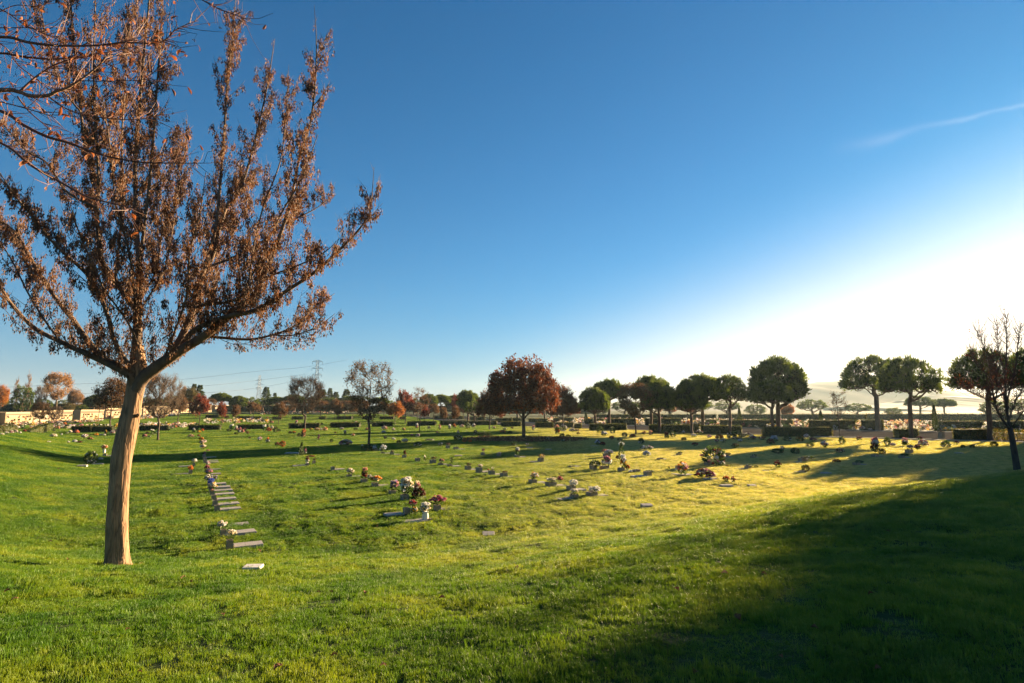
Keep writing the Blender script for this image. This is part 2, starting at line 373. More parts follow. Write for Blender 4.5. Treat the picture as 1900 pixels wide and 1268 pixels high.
ci = N.new('GeometryNodeCollectionInfo'); ci.inputs['Collection'].default_value = tuft_col; ci.inputs['Separate Children'].default_value = True; ci.inputs['Reset Children'].default_value = True
L.new(ci.outputs[0], ip.inputs['Instance']); ip.inputs['Pick Instance'].default_value = True
rr_ = N.new('FunctionNodeRotateRotation'); rr_.rotation_space = 'LOCAL'; L.new(ds.outputs['Rotation'], rr_.inputs[0])
rvn = N.new('FunctionNodeRandomValue'); rvn.data_type = 'FLOAT_VECTOR'; rvn.inputs[0].default_value = (0, 0, 0); rvn.inputs[1].default_value = (0, 0, 6.283)
er = N.new('FunctionNodeEulerToRotation'); L.new(rvn.outputs[0], er.inputs[0]); L.new(er.outputs[0], rr_.inputs[1]); L.new(rr_.outputs[0], ip.inputs['Rotation'])
hr = N.new('ShaderNodeMapRange'); L.new(nzg.outputs['Fac'], hr.inputs[0]); hr.inputs[1].default_value = .42; hr.inputs[2].default_value = .60; hr.inputs[3].default_value = .42; hr.inputs[4].default_value = 2.0
rs = N.new('FunctionNodeRandomValue'); rs.data_type = 'FLOAT'; rs.inputs[2].default_value = .72; rs.inputs[3].default_value = 1.3
mm = N.new('ShaderNodeMath'); mm.operation = 'MULTIPLY'; L.new(rs.outputs[1], mm.inputs[0]); L.new(nb.outputs['Attribute'], mm.inputs[1]); cb = N.new('ShaderNodeCombineXYZ'); L.new(mm.outputs[0], cb.inputs[0]); L.new(mm.outputs[0], cb.inputs[1])
zf_ = N.new('ShaderNodeMapRange'); L.new(nb.outputs['Attribute'], zf_.inputs[0]); zf_.inputs[1].default_value = .5; zf_.inputs[2].default_value = 5.0; zf_.inputs[3].default_value = .52; zf_.inputs[4].default_value = 1.7
z2 = N.new('ShaderNodeMath'); z2.operation = 'MULTIPLY'; L.new(rs.outputs[1], z2.inputs[0]); L.new(zf_.outputs[0], z2.inputs[1])
mz = N.new('ShaderNodeMath'); mz.operation = 'MULTIPLY'; L.new(z2.outputs[0], mz.inputs[0]); L.new(hr.outputs[0], mz.inputs[1]); L.new(mz.outputs[0], cb.inputs[2]); L.new(cb.outputs[0], ip.inputs['Scale'])
L.new(ip.outputs[0], gout.inputs[0])
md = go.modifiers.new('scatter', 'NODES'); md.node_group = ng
# ------------------------------------------------------------------ tree building
M_bark = mat('bark_dark', (.095, .07, .05), (.05, .036, .026), scale=6, rough=.9, bump=.6, bscale=14, stretch=(1, 1, .3))
M_barkp = mat('bark_pine', (.13, .085, .06), (.07, .045, .033), scale=5, rough=.9, bump=.7, bscale=10, stretch=(1, 1, .35))
M_barkt = mat('bark_tan', (.20, .15, .10), (.11, .08, .055), scale=6, rough=.9, bump=.5, bscale=16, stretch=(1, 1, .3))
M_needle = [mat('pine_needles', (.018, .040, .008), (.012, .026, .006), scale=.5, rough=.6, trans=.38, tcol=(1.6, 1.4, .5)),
            mat('pine_needles_lit_rim', (.075, .115, .022), (.052, .085, .017), scale=.5, rough=.6, trans=.42, tcol=(1.6, 1.4, .5))]  # brighter copy, mostly for top and outer puffs: sunlit rim painted in
def leafmats(key, a, b, c):
    return [mat(key+'_leaves', a, tuple(.75*x for x in a), .6, .7, trans=.35, tcol=(1.4, 1.1, .7)), mat(key+'_leaves_pale', b, tuple(.75*x for x in b), .6, .7, trans=.35, tcol=(1.4, 1.1, .7)), mat(key+'_leaves_dry', c, tuple(.75*x for x in c), .6, .7, trans=.35, tcol=(1.4, 1.1, .7))]
LM = {'oak': leafmats('red_oak', (.105, .034, .018), (.17, .062, .022), (.075, .034, .022)),
      'red': leafmats('red', (.16, .030, .020), (.23, .060, .026), (.10, .03, .02)),
      'orange': leafmats('orange', (.32, .12, .025), (.42, .19, .04), (.20, .075, .025)),
      'brown': leafmats('brown', (.115, .065, .030), (.17, .10, .045), (.075, .042, .022)),
      'tan': leafmats('tan', (.26, .165, .09), (.32, .21, .12), (.18, .11, .06)),
      'sparse': leafmats('grey_brown', (.10, .075, .042), (.15, .105, .055), (.06, .045, .03)),
      'green': leafmats('dark_green', (.035, .070, .015), (.055, .095, .02), (.025, .045, .012)),
      'olive': leafmats('olive', (.085, .085, .02), (.12, .10, .025), (.06, .05, .018))}

def skeleton(seed, H, clear, targets, lead=.55, bend=.18, wob=.02):
    """grow branches from a trunk to target points; returns nodes, parent, count"""
    r = random.Random(seed); P = []; par = []
    nT = max(3, int(clear/(.07*H))); x = y = 0
    for i in range(nT+1):
        P.append((x, y, clear*i/nT)); par.append(i-1); x += r.gauss(0, wob*H*.2); y += r.gauss(0, wob*H*.2)
    last = len(P)-1; steps = 5
    for i in range(1, steps+1):
        if lead <= 0: break
        P.append((x, y, clear+(H-clear)*lead*i/steps)); par.append(len(P)-2); x += r.gauss(0, wob*H*.3); y += r.gauss(0, wob*H*.3)
    base0 = max(0, nT-1)
    A = np.zeros((len(P)+len(targets)*3+5, 3)); n = len(P); A[:n] = P
    T = sorted(targets, key=lambda t: math.hypot(t[0], t[1])*.8+abs(t[2]-clear)*.5)
    for t in T:
        t = np.array(t); d = t-A[:n]; ds = np.linalg.norm(d, axis=1)
        up = d[:, 2]/np.maximum(ds, 1e-6)
        cost = ds*(1+np.maximum(0, .35-up)*2.2); cost[:base0] += 100
        rad = np.hypot(A[:n, 0], A[:n, 1]); cost += np.maximum(0, rad-math.hypot(t[0], t[1]))*1.2
        k = int(np.argmin(cost)); L_ = ds[k]; a = A[k]; prev = k
        for f in (.34, .68, 1.0):
            q = a+(t-a)*f; q[2] -= bend*L_*math.sin(math.pi*f)*.6; q += np.array([r.gauss(0, .03*L_) for _ in range(3)])*(f < 1)
            A[n] = q; par.append(prev); prev = n; n += 1
    P = A[:n]; cnt = np.zeros(n)
    child = [0]*n
    for i in range(n-1, 0, -1):
        if child[i] == 0: cnt[i] = 1
        cnt[par[i]] += cnt[i]; child[par[i]] += 1
    return P, par, cnt, child
def wood(P, par, cnt, r0, tip, nside=5, power=.5):
    mb = MB(); n = len(P); rad = np.maximum(tip, r0*(cnt/cnt[0])**power)
    kids = [[] for _ in range(n)]
    for i in range(1, n): kids[par[i]].append(i)
    stack = [(0, None)]
    while stack:
        s, pr = stack.pop(); ch = [] if pr is None else [pr]
        ch.append(s); cur = s
        while kids[cur]:
            ks = sorted(kids[cur], key=lambda k: -cnt[k])
            for k in ks[1:]: stack.append((k, cur))
            cur = ks[0]; ch.append(cur)
        if len(ch) > 1:
            rads = [rad[i] for i in ch]
            if pr is not None: rads[0] = min(rad[pr], rads[1]*1.25)
            else:
                rads[0] *= 1.35
            rads[-1] = tip*.6
            mb.tube([P[i] for i in ch], rads, 9 if rads[0] > .08*r0*10 else (nside if rads[0] > .3*r0 else 4), cap=False)
    return mb
def dome(seed, n, cz, rx, rzu, rzd, shell=.35, lump=.2, cut=-1):
    r = random.Random(seed); lobes = [(rv(r), r.uniform(-lump, lump)) for _ in range(9)]; out = []
    while len(out) < n:
        d = rv(r)
        if d.z < cut: continue
        f = (shell + (1-shell)*r.random())**.6 if r.random() < .75 else r.random()**.5
        k = 1+sum(a*max(0, d.dot(l))**4 for l, a in lobes)
        out.append((d.x*rx*f*k, d.y*rx*f*k, cz+d.z*(rzu if d.z > 0 else rzd)*f*k))
    return out
def bb(mb): 
    a = np.array(mb.v); return a.min(0), a.max(0)

PROTO = {}
def proto_add(key, parts, w=None, h=None):
    # parts: [(name, mesh)]; w = crown width, h = height (for scaling)
    PROTO[key] = (parts, w, h)
def pine(key, seed, H, clear, rx, rzu, rzd, n, puff=.55, per=46, cut=-.45, r0=.40, lump=.12):
    cz = H-rzu; T = dome(seed, n, cz, rx, rzu, rzd, .6, lump if key != 'pine_fan' else .2, cut)
    P, par, cnt, ch = skeleton(seed, H, clear, [(t[0]*.95, t[1]*.95, t[2]-.25) for t in T], lead=.25, bend=.08, wob=.035)
    w = wood(P, par, cnt, r0, .018, 5, .46); lf = MB(); r = random.Random(seed+1)
    for t in T:
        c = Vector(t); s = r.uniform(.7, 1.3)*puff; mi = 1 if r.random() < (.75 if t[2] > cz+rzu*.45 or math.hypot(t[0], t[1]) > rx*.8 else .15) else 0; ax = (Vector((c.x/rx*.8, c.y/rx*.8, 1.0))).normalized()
        for k in range(per):
            d = (rv(r)+ax*.75).normalized(); o = c+d*s*r.uniform(.05, .75)+Vector((r.gauss(0, .12), r.gauss(0, .12), 0))
            ln = s*r.uniform(.38, .75); lf.leaf(o, (d+ax*.55+rv(r)*.3).normalized(), rv(r), ln*(1.25 if mi else 1), ln*r.uniform(.26, .42), mi)
    a, b = bb(lf)
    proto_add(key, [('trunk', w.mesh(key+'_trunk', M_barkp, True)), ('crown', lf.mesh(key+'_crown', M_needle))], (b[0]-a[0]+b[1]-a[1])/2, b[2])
def broad(key, seed, H, clear, T, leaf, nper, lsz, sig, lead=.6, r0=.14, tip=.012, twigs=3, bark=None, power=.5, bend=.18, updir=.6, tw=.9):
    P, par, cnt, ch = skeleton(seed, H, clear, T, lead, bend); bark = bark or M_bark
    w = wood(P, par, cnt, r0, tip, 5, power); lf = MB(); r = random.Random(seed+9)
    for i in range(1, len(P)):
        if cnt[i] > 3.5: continue
        base = Vector(P[i]); dr = Vector(P[i])-Vector(P[par[i]]); dr = dr.normalized() if dr.length > 0 else Vector((0, 0, 1))
        for k in range(twigs):
            d = (dr*.7+rv(r)*.8+Vector((0, 0, updir))).normalized(); l_ = r.uniform(.35, 1.0)*tw; p1 = base+d*l_*.5; p2 = base+(d+Vector((0, 0, .25))+rv(r)*.2).normalized()*l_
            w.tube([base, p1, p2], [tip*.75, tip*.6, tip*.3], 3, cap=False)
            for q in range(nper):
                f = r.uniform(.2, 1.05); o = base.lerp(p2, f)+Vector((r.gauss(0, sig), r.gauss(0, sig), r.gauss(0, sig)))
                s = lsz*r.uniform(.6, 1.3); u = r.random(); lf.leaf(o, (rv(r)+Vector((0, 0, -.5))).normalized(), rv(r), s, s*.7, 0 if u < .5 else (1 if u < .8 else 2))
    parts = [('trunk', w.mesh(key+'_trunk', bark, True))]
    a, b = bb(w)
    if lf.v:
        parts.append(('crown', lf.mesh(key+'_crown', LM[leaf]))); a2, b2 = bb(lf); a = np.minimum(a, a2); b = np.maximum(b, b2)
    proto_add(key, parts, (b[0]-a[0]+b[1]-a[1])/2, b[2])
def recolor(new, old, leaf, bark=None):
    parts, w, h = PROTO[old]; np_ = []
    for nm, me in parts:
        m2 = me.copy(); m2.name = new+'_'+nm; mats = LM[leaf] if nm == 'crown' else [bark or me.materials[0]]
        for i, m in enumerate(mats):
            if i < len(m2.materials): m2.materials[i] = m
        np_.append((nm, m2))
    PROTO[new] = (np_, w, h)

pine('pine_flat', 11, 10, 4.9, 5.2, 2.9, 1.7, 520, puff=.66)
pine('pine_round', 23, 10, 4.2, 4.6, 3.6, 2.4, 560, puff=.66, cut=-.7)
pine('pine_fan', 37, 10, 4.4, 5.4, 3.2, 1.7, 330, puff=.66, per=46, cut=-.45)
pine('pine_small', 41, 8, 2.6, 4.4, 2.8, 1.9, 150, puff=.7, per=34, cut=-.8)
pine('pine_bushy', 43, 8, 1.6, 3.6, 3.6, 2.9, 150, puff=.7, per=34, cut=-.9)
# big red oak: broad dome drooping at the sides
broad('red_oak', 51, 10.5, 2.6, dome(5, 420, 4.6, 5.3, 5.4, 2.3, .4, .09, -.5), 'oak', 9, .27, .22, lead=.65, r0=.24, twigs=3)
broad('small_oak', 53, 6, 1.7, dome(6, 90, 3.6, 2.1, 2.4, 1.5, .3, .2, -.7), 'red', 10, .24, .16, lead=.7, r0=.09)
broad('thin_oak', 54, 6, 2.0, dome(16, 60, 3.9, 1.3, 2.1, 1.4, .3, .2, -.8), 'red', 7, .20, .14, lead=.8, r0=.07)
def vase(seed, n, H, clear, rx, top):
    r = random.Random(seed); out = []
    for i in range(n):
        f = r.random(); z = clear+.8+(H-clear-.8)*f; rad = rx*(math.sin(min(1, f*1.5+.12)*math.pi/2))*math.sqrt(max(.02, 1-max(0, f-.35)**2/(.42+top)))*math.sqrt(r.uniform(.15, 1)); a = r.uniform(0, 6.283)
        out.append((rad*math.cos(a), rad*math.sin(a), z))
    return out
broad('bare_vase', 61, 7, 2.0, vase(2, 230, 7, 1.7, 2.7, .3), 'brown', 1, .10, .1, lead=.45, r0=.12, tip=.016, twigs=6, tw=1.15, updir=.9)
broad('brown_vase', 63, 7, 2.2, vase(4, 200, 7, 1.9, 2.7, .2), 'brown', 4, .17, .12, lead=.45, r0=.12, tip=.014, twigs=4, tw=1.0, updir=.9)
broad('sparse_tree', 67, 8.5, 2.4, vase(8, 170, 8.6, 2.2, 2.75, .35), 'sparse', 4, .15, .16, lead=.75, r0=.13, tip=.012, twigs=3, tw=.9, updir=.7, bark=M_bark)
broad('thin_tree', 69, 7, 2.6, vase(9, 46, 7, 2.4, 1.5, .4), 'brown', 2, .15, .12, lead=.85, r0=.07, tip=.010, twigs=3, tw=.9)
broad('leafy_tree', 71, 8, 2.0, dome(12, 170, 4.9, 2.6, 3.0, 2.2, .3, .25, -.8), 'brown', 9, .2, .2, lead=.8, r0=.11)
broad('poplar', 73, 10, 1.6, [(a[0], a[1], a[2]) for a in dome(14, 90, 5.6, 1.15, 4.4, 3.8, .2, .2, -1)], 'tan', 3, .16, .12, lead=.95, r0=.10, updir=1.6, bend=.3)
broad('oval_evergreen', 77, 16, 4.0, dome(18, 320, 10.5, 5.0, 6.0, 5.0, .5, .15, -1), 'green', 9, .5, .45, lead=.8, r0=.3, twigs=3, tw=1.1)
recolor('orange_tree', 'leafy_tree', 'orange'); recolor('tan_tree', 'leafy_tree', 'tan', M_barkt); recolor('orange_oak', 'small_oak', 'orange'); recolor('brown_oak', 'small_oak', 'brown'); recolor('brown_thin', 'thin_oak', 'brown'); recolor('olive_tree', 'leafy_tree', 'olive')
recolor('red_leafy', 'leafy_tree', 'oak'); recolor('russet_oak', 'red_oak', 'oak')
LM['gold'] = leafmats('gold', (.36, .19, .05), (.42, .25, .08), (.26, .13, .045)); recolor('gold_tree', 'brown_vase', 'gold', M_barkt)
# fir and cypress
def fir():
    r = random.Random(5); lf = MB(); w = MB(); w.tube([(0, 0, 0), (0, 0, 5), (0, 0, 9.8)], [.16, .1, .01], 6)
    for i in range(46):
        z = 1.2+8.4*i/46; L_ = 2.1*(1-(z-1)/9.1)**.85+.1
        for k in range(7):
            a = r.uniform(0, 6.28); d = Vector((math.cos(a), math.sin(a), -.25)); ln = L_*r.uniform(.7, 1.1)
            for q in range(6):
                f = (q+1)/6; o = Vector((0, 0, z))+d*ln*f*.9; lf.leaf(o, (d+rv(r)*.7).normalized(), rv(r), .5*(1.2-f*.6), .26, 0 if r.random() < .7 else 1)
    a, b = bb(lf); proto_add('fir', [('trunk', w.mesh('fir_trunk', M_bark)), ('crown', lf.mesh('fir_crown', LM['green'][:2]))], b[0]-a[0], b[2])
fir()
def cypress():
    r = random.Random(6); lf = MB(); w = MB(); w.tube([(0, 0, 0), (0, 0, 1.5), (0, 0, 4.6)], [.07, .05, .01], 5)
    for i in range(1500):
        f = r.random(); z = .25+4.7*f; rad = .42*(math.sin(min(1, f*4+.15)*math.pi/2))*(1-f**2.2)+.03; a = r.uniform(0, 6.28); d = Vector((math.cos(a), math.sin(a), 1.6)).normalized()
        lf.leaf((rad*math.cos(a), rad*math.sin(a), z), (d+rv(r)*.3).normalized(), rv(r), .3, .12, 0 if r.random() < .6 else 1)
    proto_add('cypress', [('trunk', w.mesh('cypress_trunk', M_bark)), ('crown', lf.mesh('cypress_crown', LM['green'][:2]))], .95, 5.1)
cypress()

USED = {}
def plant(name, key, px, Y, top, wpx, label, cat='tree', group=None, pos=None, rz=None, sc_=None, lean=None):
    parts, w, h = PROTO[key]
    loc = Vector(pos) if pos else onground(px, Y); loc.z = zg(loc.x, loc.y)-.06
    if sc_: sx, sz = sc_ if isinstance(sc_, tuple) else (sc_, sc_)
    else:
        tz = at(px, top, loc.y).z; sz = (tz-loc.z)/h; sx = wpx/F*loc.y/w*cosx(px)
    e = empty(name, loc, rng.uniform(0, 6.28) if rz is None else rz); e.scale = (sx, sx, sz)
    if lean: e.rotation_euler = (lean[0], lean[1], e.rotation_euler.z)
    for nm, me in parts: link(nm, me, e)
    tag(e, label, cat, group); return e
PG = 'stone pines along the road'; FG = 'misty trees beyond the far hedge'; BG = 'tree belt behind the lawn'
for a in [
 (1104, 96, 715, 64, 'pine_round', 'dark stone pine with a slanting trunk, leftmost of the roadside pines'),
 (1131, 104, 699, 74, 'pine_flat', 'taller stone pine rising behind the leftmost roadside pine'),
 (1208, 88, 692, 88, 'pine_flat', 'stone pine with a wide crown behind the brown topped tree'),
 (1222, 83, 702, 76, 'pine_round', 'lower stone pine in front and right of the brown topped tree'),
 (1303, 85, 689, 100, 'pine_flat', 'thick trunked stone pine right of the fork trunked pine'),
 (1283, 81.5, 701, 72, 'pine_round', 'stone pine with a trunk forked in a V above the hedge'),
 (1354, 80, 691, 88, 'pine_fan', 'open stone pine with sky showing through, left of the tallest pine'),
 (1446, 79, 656, 124, 'pine_round', 'tallest stone pine with a big round crown behind a lower pine'),
 (1433, 73.5, 699, 94, 'pine_flat', 'lower stone pine with a leaning trunk before the tallest pine'),
 (1627, 91, 655, 150, 'pine_fan', 'left one of two joined umbrella pines beside the bright gap'),
 (1688, 70, 656, 138, 'pine_fan', 'right one of two joined umbrella pines above the square hedge'),
 (1833, 64, 641, 165, 'pine_fan', 'big umbrella pine behind the nearly bare tree at the right edge'),
 (1935, 74, 636, 150, 'pine_fan', 'umbrella pine cut off by the right edge of the photo')]:
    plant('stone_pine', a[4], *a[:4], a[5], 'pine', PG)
for a in [
 (1508, 230, 739, 64, 'pine_small', 'round misty pine standing alone left of the two joined pines'),
 (1592, 240, 747, 56, 'pine_small', 'low flat misty pine behind the left joined umbrella pine'),
 (1707, 200, 733, 66, 'pine_fan', 'misty umbrella pine with a branching trunk right of the joined pines'),
 (1753, 210, 738, 58, 'pine_flat', 'misty umbrella pine behind the slim cypress'),
 (1658, 230, 755, 40, 'pine_bushy', 'low dark misty bush pine between the two joined pines'),
 (1850, 190, 742, 72, 'pine_bushy', 'misty grey pine showing under the big right pine'),
 (1890, 180, 738, 64, 'pine_small', 'misty pine behind the nearly bare right edge tree'),
 (1290, 240, 741, 84, 'pine_small', 'pale misty pine showing beneath the fork trunked pine'),
 (1350, 250, 743, 58, 'pine_small', 'pale misty pine showing beneath the open stone pine'),
 (1243, 230, 739, 74, 'pine_small', 'pale misty pine beneath the two pines by the brown topped tree'),
 (1402, 240, 749, 46, 'pine_bushy', 'hazy round bush pine by the bright gap under the tallest pine'),
 (1160, 240, 742, 60, 'pine_small', 'hazy pine behind the leftmost roadside pines'),
 (1110, 230, 748, 44, 'pine_bushy', 'hazy bush pine right of the big red oak')]:
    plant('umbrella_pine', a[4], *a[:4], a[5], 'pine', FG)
for a in [
 (868, 150, 721, 48, 'pine_round', 'green pine touching the left side of the red oak group'),
 (880, 128, 738, 42, 'pine_small', 'lower bright green pine in front of the pine by the red oaks'),
 (795, 190, 729, 40, 'pine_round', 'dark pine behind the thin bare tree, leftmost of three'),
 (818, 195, 730, 42, 'pine_flat', 'dark pine in the middle of the belt left of the red topped poplar'),
 (841, 200, 732, 38, 'pine_round', 'dark pine just behind the red topped poplar'),
 (768, 200, 737, 34, 'pine_small', 'small dark pine right of the orange and red oaks'),
 (38, 170, 711, 52, 'pine_bushy', 'bright green round pine above the left end of the wall'),
 (172, 190, 731, 46, 'pine_round', 'dark green pine just left of the big near trunk'),
 (350, 190, 717, 44, 'olive_tree', 'tall olive green tree behind the small red oak'),
 (408, 200, 727, 50, 'pine_flat', 'broad green pine right of the small red oak'),
 (441, 200, 733, 42, 'pine_round', 'green pine second right of the small red oak'),
 (464, 205, 735, 38, 'pine_small', 'sunlit green pine below the left pylon'),
 (487, 230, 737, 44, 'pine_small', 'dark pine below the single tall fir'),
 (514, 230, 735, 48, 'pine_flat', 'dark pine left of the vase shaped bare tree'),
 (546, 230, 731, 52, 'pine_round', 'dark pine directly behind the vase shaped bare tree'),
 (581, 230, 735, 48, 'pine_small', 'dark pine below the right pylon'),
 (613, 230, 737, 46, 'pine_flat', 'dark pine below the row of distant firs'),
 (645, 230, 734, 48, 'pine_round', 'dark pine left of the sparse leaved tree'),
 (669, 220, 733, 46, 'pine_small', 'dark pine behind the left half of the sparse leaved tree'),
 (702, 220, 736, 44, 'pine_flat', 'dark pine behind the right half of the sparse leaved tree'),
 (318, 200, 732, 44, 'pine_small', 'dark pine behind the small bare tree right of the near trunk'),
 (268, 210, 735, 40, 'pine_small', 'dark pine close to the right side of the near trunk'),
 (722, 225, 742, 36, 'pine_small', 'small dark pine left of the red and orange oaks'),
 (930, 190, 736, 50, 'pine_flat', 'dark pine hidden behind the big red oak crown'),
 (1010, 190, 738, 46, 'pine_round', 'dark pine behind the right part of the big red oak')]:
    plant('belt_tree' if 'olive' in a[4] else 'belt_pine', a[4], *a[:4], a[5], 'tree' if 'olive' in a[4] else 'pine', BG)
for nm, key, px, Y, top, w, lb in [
 ('red_oak', 'red_oak', 972, 66.6, 652, 152, 'big russet red oak with a domed crown standing alone on the lawn'),
 ('red_oak', 'russet_oak', 1045, 98, 709, 66, 'smaller russet oak behind the right side of the big red oak'),
 ('red_oak', 'russet_oak', 908, 97, 716, 56, 'smaller russet oak behind the left side of the big red oak'),
 ('red_oak', 'small_oak', 371, 122, 726, 44, 'small deep red oak with a slim bare stem'),
 ('red_oak', 'thin_oak', 411, 97, 744, 23, 'slender reddish sapling standing before a clipped hedge'),
 ('brown_sapling', 'brown_thin', 437, 118, 750, 22, 'slender brown sapling between two clipped hedges'),
 ('low_oak', 'brown_oak', 517, 131, 742, 34, 'low rusty tree left of the vase shaped bare tree'),
 ('bare_tree', 'bare_vase', 566, 97, 693, 84, 'vase shaped bare tree standing before a clipped hedge'),
 ('low_oak', 'brown_oak', 621, 165, 737, 28, 'low brown tree between the vase shaped tree and sparse leaved tree'),
 ('sparse_tree', 'sparse_tree', 685, 54.3, 664, 100, 'tall tree with sparse hanging leaves and sky through its crown'),
 ('red_oak', 'small_oak', 752, 140, 718, 42, 'red leaved oak just right of the sparse leaved tree'),
 ('orange_oak', 'orange_oak', 733, 127, 741, 38, 'orange leaved oak just right of the sparse leaved tree'),
 ('bare_tree', 'thin_tree', 779, 90, 716, 44, 'thin nearly bare tree on the lawn left of the red oak'),
 ('red_poplar', 'thin_oak', 844, 165, 729, 16, 'narrow red topped tree rising between dark pines'),
 ('vase_tree', 'brown_vase', 1179, 81, 706, 80, 'brown topped vase shaped tree on the lawn by the road'),
 ('young_tree', 'thin_tree', 1556, 71.5, 722, 44, 'young thin tree at the lawn edge beside the road'),
 ('bare_tree', 'bare_vase', 296, 65.5, 686, 96, 'bare vase shaped tree just right of the big near trunk'),
 ('brown_tree', 'leafy_tree', 206, 97, 696, 80, 'brown leaved tree half hidden behind the big near trunk'),
 ('orange_tree', 'gold_tree', 103, 200, 687, 72, 'tall orange tree rising above the wall at the left'),
 ('bare_poplar', 'poplar', 47, 235, 685, 17, 'taller of two pale bare poplars at the far left'),
 ('bare_poplar', 'poplar', 26, 235, 695, 15, 'shorter of two pale bare poplars at the far left'),
 ('brown_tree', 'orange_tree', 0, 175, 712, 36, 'rust brown tree cut off by the left edge'),
 ('bare_tree', 'bare_vase', 72, 190, 713, 30, 'grey bare tree between the green pine and orange tree'),
 ('tan_tree', 'tan_tree', 138, 195, 721, 40, 'pale tan tree right of the tall orange tree'),
 ('bare_tree', 'brown_vase', 74, 106, 744, 46, 'brown bare tree in front of the wall under the orange tree'),
 ('bare_tree', 'bare_vase', 102, 108, 751, 36, 'smaller bare tree in front of the wall, second from left'),
 ('round_shrub', 'olive_tree', 126, 180, 747, 34, 'olive shrub behind the wall below the tan tree'),
 ('round_shrub', 'pine_bushy', 150, 185, 750, 34, 'dark green shrub behind the wall left of the near trunk'),
 ('bare_tree', 'thin_tree', 183, 112, 722, 30, 'slim dark tree before the wall just left of the near trunk'),
 ('tan_tree', 'tan_tree', 338, 215, 714, 14, 'pale slim tree top left of the twin firs'),
 ('brown_tree', 'leafy_tree', 330, 150, 733, 46, 'brown tree between the small bare tree and small red oak'),
 ('brown_sapling', 'brown_thin', 628, 128, 748, 18, 'thin brown sapling left of the sparse leaved tree'),
 ('brown_sapling', 'brown_thin', 655, 150, 742, 20, 'thin brown sapling close behind the sparse leaved tree'),
 ('red_sapling', 'thin_oak', 787, 120, 750, 22, 'thin reddish sapling right of the thin bare tree'),
 ('red_sapling', 'thin_oak', 1244, 200, 748, 26, 'reddish sapling in mist beneath the pines by the road'),
 ('red_sapling', 'thin_oak', 1275, 160, 744, 34, 'reddish tree in mist left of the fork trunked pine'),
 ('red_sapling', 'orange_oak', 1462, 170, 747, 34, 'orange lit low tree under the tallest pine'),
 ('young_tree', 'brown_thin', 845, 105, 752, 20, 'brown sapling in the row left of the red oaks'),
 ('young_tree', 'brown_thin', 823, 112, 754, 18, 'slim sapling left of the pine by the red oaks'),
 ]:
    plant(nm, key, px, Y, top, w, lb, 'shrub' if 'shrub' in nm else 'tree')
for i, (px, Y, top, w, key, lb) in enumerate([(-8, 210, 730, 50, 'pine_round', 'dark pine behind the rust brown tree at the left edge'), (78, 215, 738, 44, 'pine_bushy', 'dark bush pine below the tall orange tree'), (118, 230, 740, 40, 'pine_small', 'dark pine between the orange and tan trees'), (212, 215, 736, 50, 'pine_bushy', 'dark pine behind the brown leaved tree by the near trunk'), (292, 215, 738, 46, 'pine_flat', 'dark pine directly behind the small bare tree'), (385, 185, 738, 40, 'brown_vase', 'brown tree just right of the small red oak'), (470, 180, 743, 36, 'brown_oak', 'brown tree left of the rusty low tree'), (535, 190, 742, 40, 'brown_vase', 'brown tree behind the left of the vase shaped bare tree'), (595, 185, 741, 42, 'brown_oak', 'dark brown tree behind the right of the vase shaped bare tree'),
   (640, 190, 742, 40, 'brown_vase', 'dark brown tree left behind the sparse leaved tree'), (668, 195, 741, 40, 'leafy_tree', 'dark brown tree behind the sparse leaved tree trunk'), (712, 185, 744, 36, 'brown_oak', 'brown tree right behind the sparse leaved tree'), (805, 150, 748, 26, 'brown_thin', 'brown sapling below the pines left of the red poplar'), (860, 175, 746, 30, 'red_leafy', 'low russet tree below the red topped poplar'), (775, 160, 745, 30, 'red_leafy', 'low russet tree behind the thin bare tree'), (1055, 215, 742, 50, 'pine_flat', 'dark pine behind the right russet oak'), (960, 205, 740, 50, 'pine_small', 'dark pine behind the big oak trunk')]):
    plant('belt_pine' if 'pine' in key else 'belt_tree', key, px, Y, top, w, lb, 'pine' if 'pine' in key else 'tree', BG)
for px, Y, top, w, lb in [(357, 260, 712, 13, 'left one of the twin fir tops above the red oak'), (368, 260, 714, 15, 'right one of the twin fir tops above the red oak'), (492, 330, 718, 15, 'single tall fir beside the left pylon'),
   (508, 330, 729, 9, 'small fir top right of the single tall fir'), (596, 280, 722, 18, 'dark fir just right of the right pylon'), (611, 300, 720, 11, 'slim fir top behind the vase shaped bare tree'), (622, 300, 727, 13, 'short fir in the middle of the distant fir row'), (641, 290, 722, 14, 'fir top nearest to the sparse leaved tree')]:
    plant('fir_tree', 'fir', px, Y, top, w*2.6, lb, 'fir', 'distant firs on the skyline')
for px, Y, top, w, lb in [(1523, 108, 762, 8, 'slim dark cypress behind the long clipped hedge'), (1734, 89, 752, 10, 'slim dark cypress standing beyond the road on the right'), (1372, 120, 757, 7, 'thin cypress under the open stone pine'), (1087, 130, 766, 6, 'tiny cypress at the end of a hedge by the red oaks')]:
    plant('cypress', 'cypress', px, Y, top, w, lb, 'cypress', 'slim cypresses by the road')
# tall trees standing just outside the picture on the right: their shade lies over the near slope
for p, q, s, rz, lb in [(1.15, 76, 1.08, .4, 'tall evergreen shading the near right slope, closer to the road'), (5.4, 68, 1.0, 2.1, 'tall evergreen shading the near right slope, farther right'), (-5.3, 118, (.68, 1.08), 1.1, 'slim tall evergreen far back shading the lawn below the right edge tree'), (7.4, 52, .8, 4.0, 'tall evergreen shading the near right slope, nearest the camera')]:
    c47, s47 = math.cos(SUN_AZ), math.sin(SUN_AZ)
    plant('evergreen_tree', 'oval_evergreen', 0, 0, 0, 0, lb, 'tree', 'tall evergreens right of the picture', pos=(p*c47+q*s47, -p*s47+q*c47, 0), rz=rz, sc_=s)

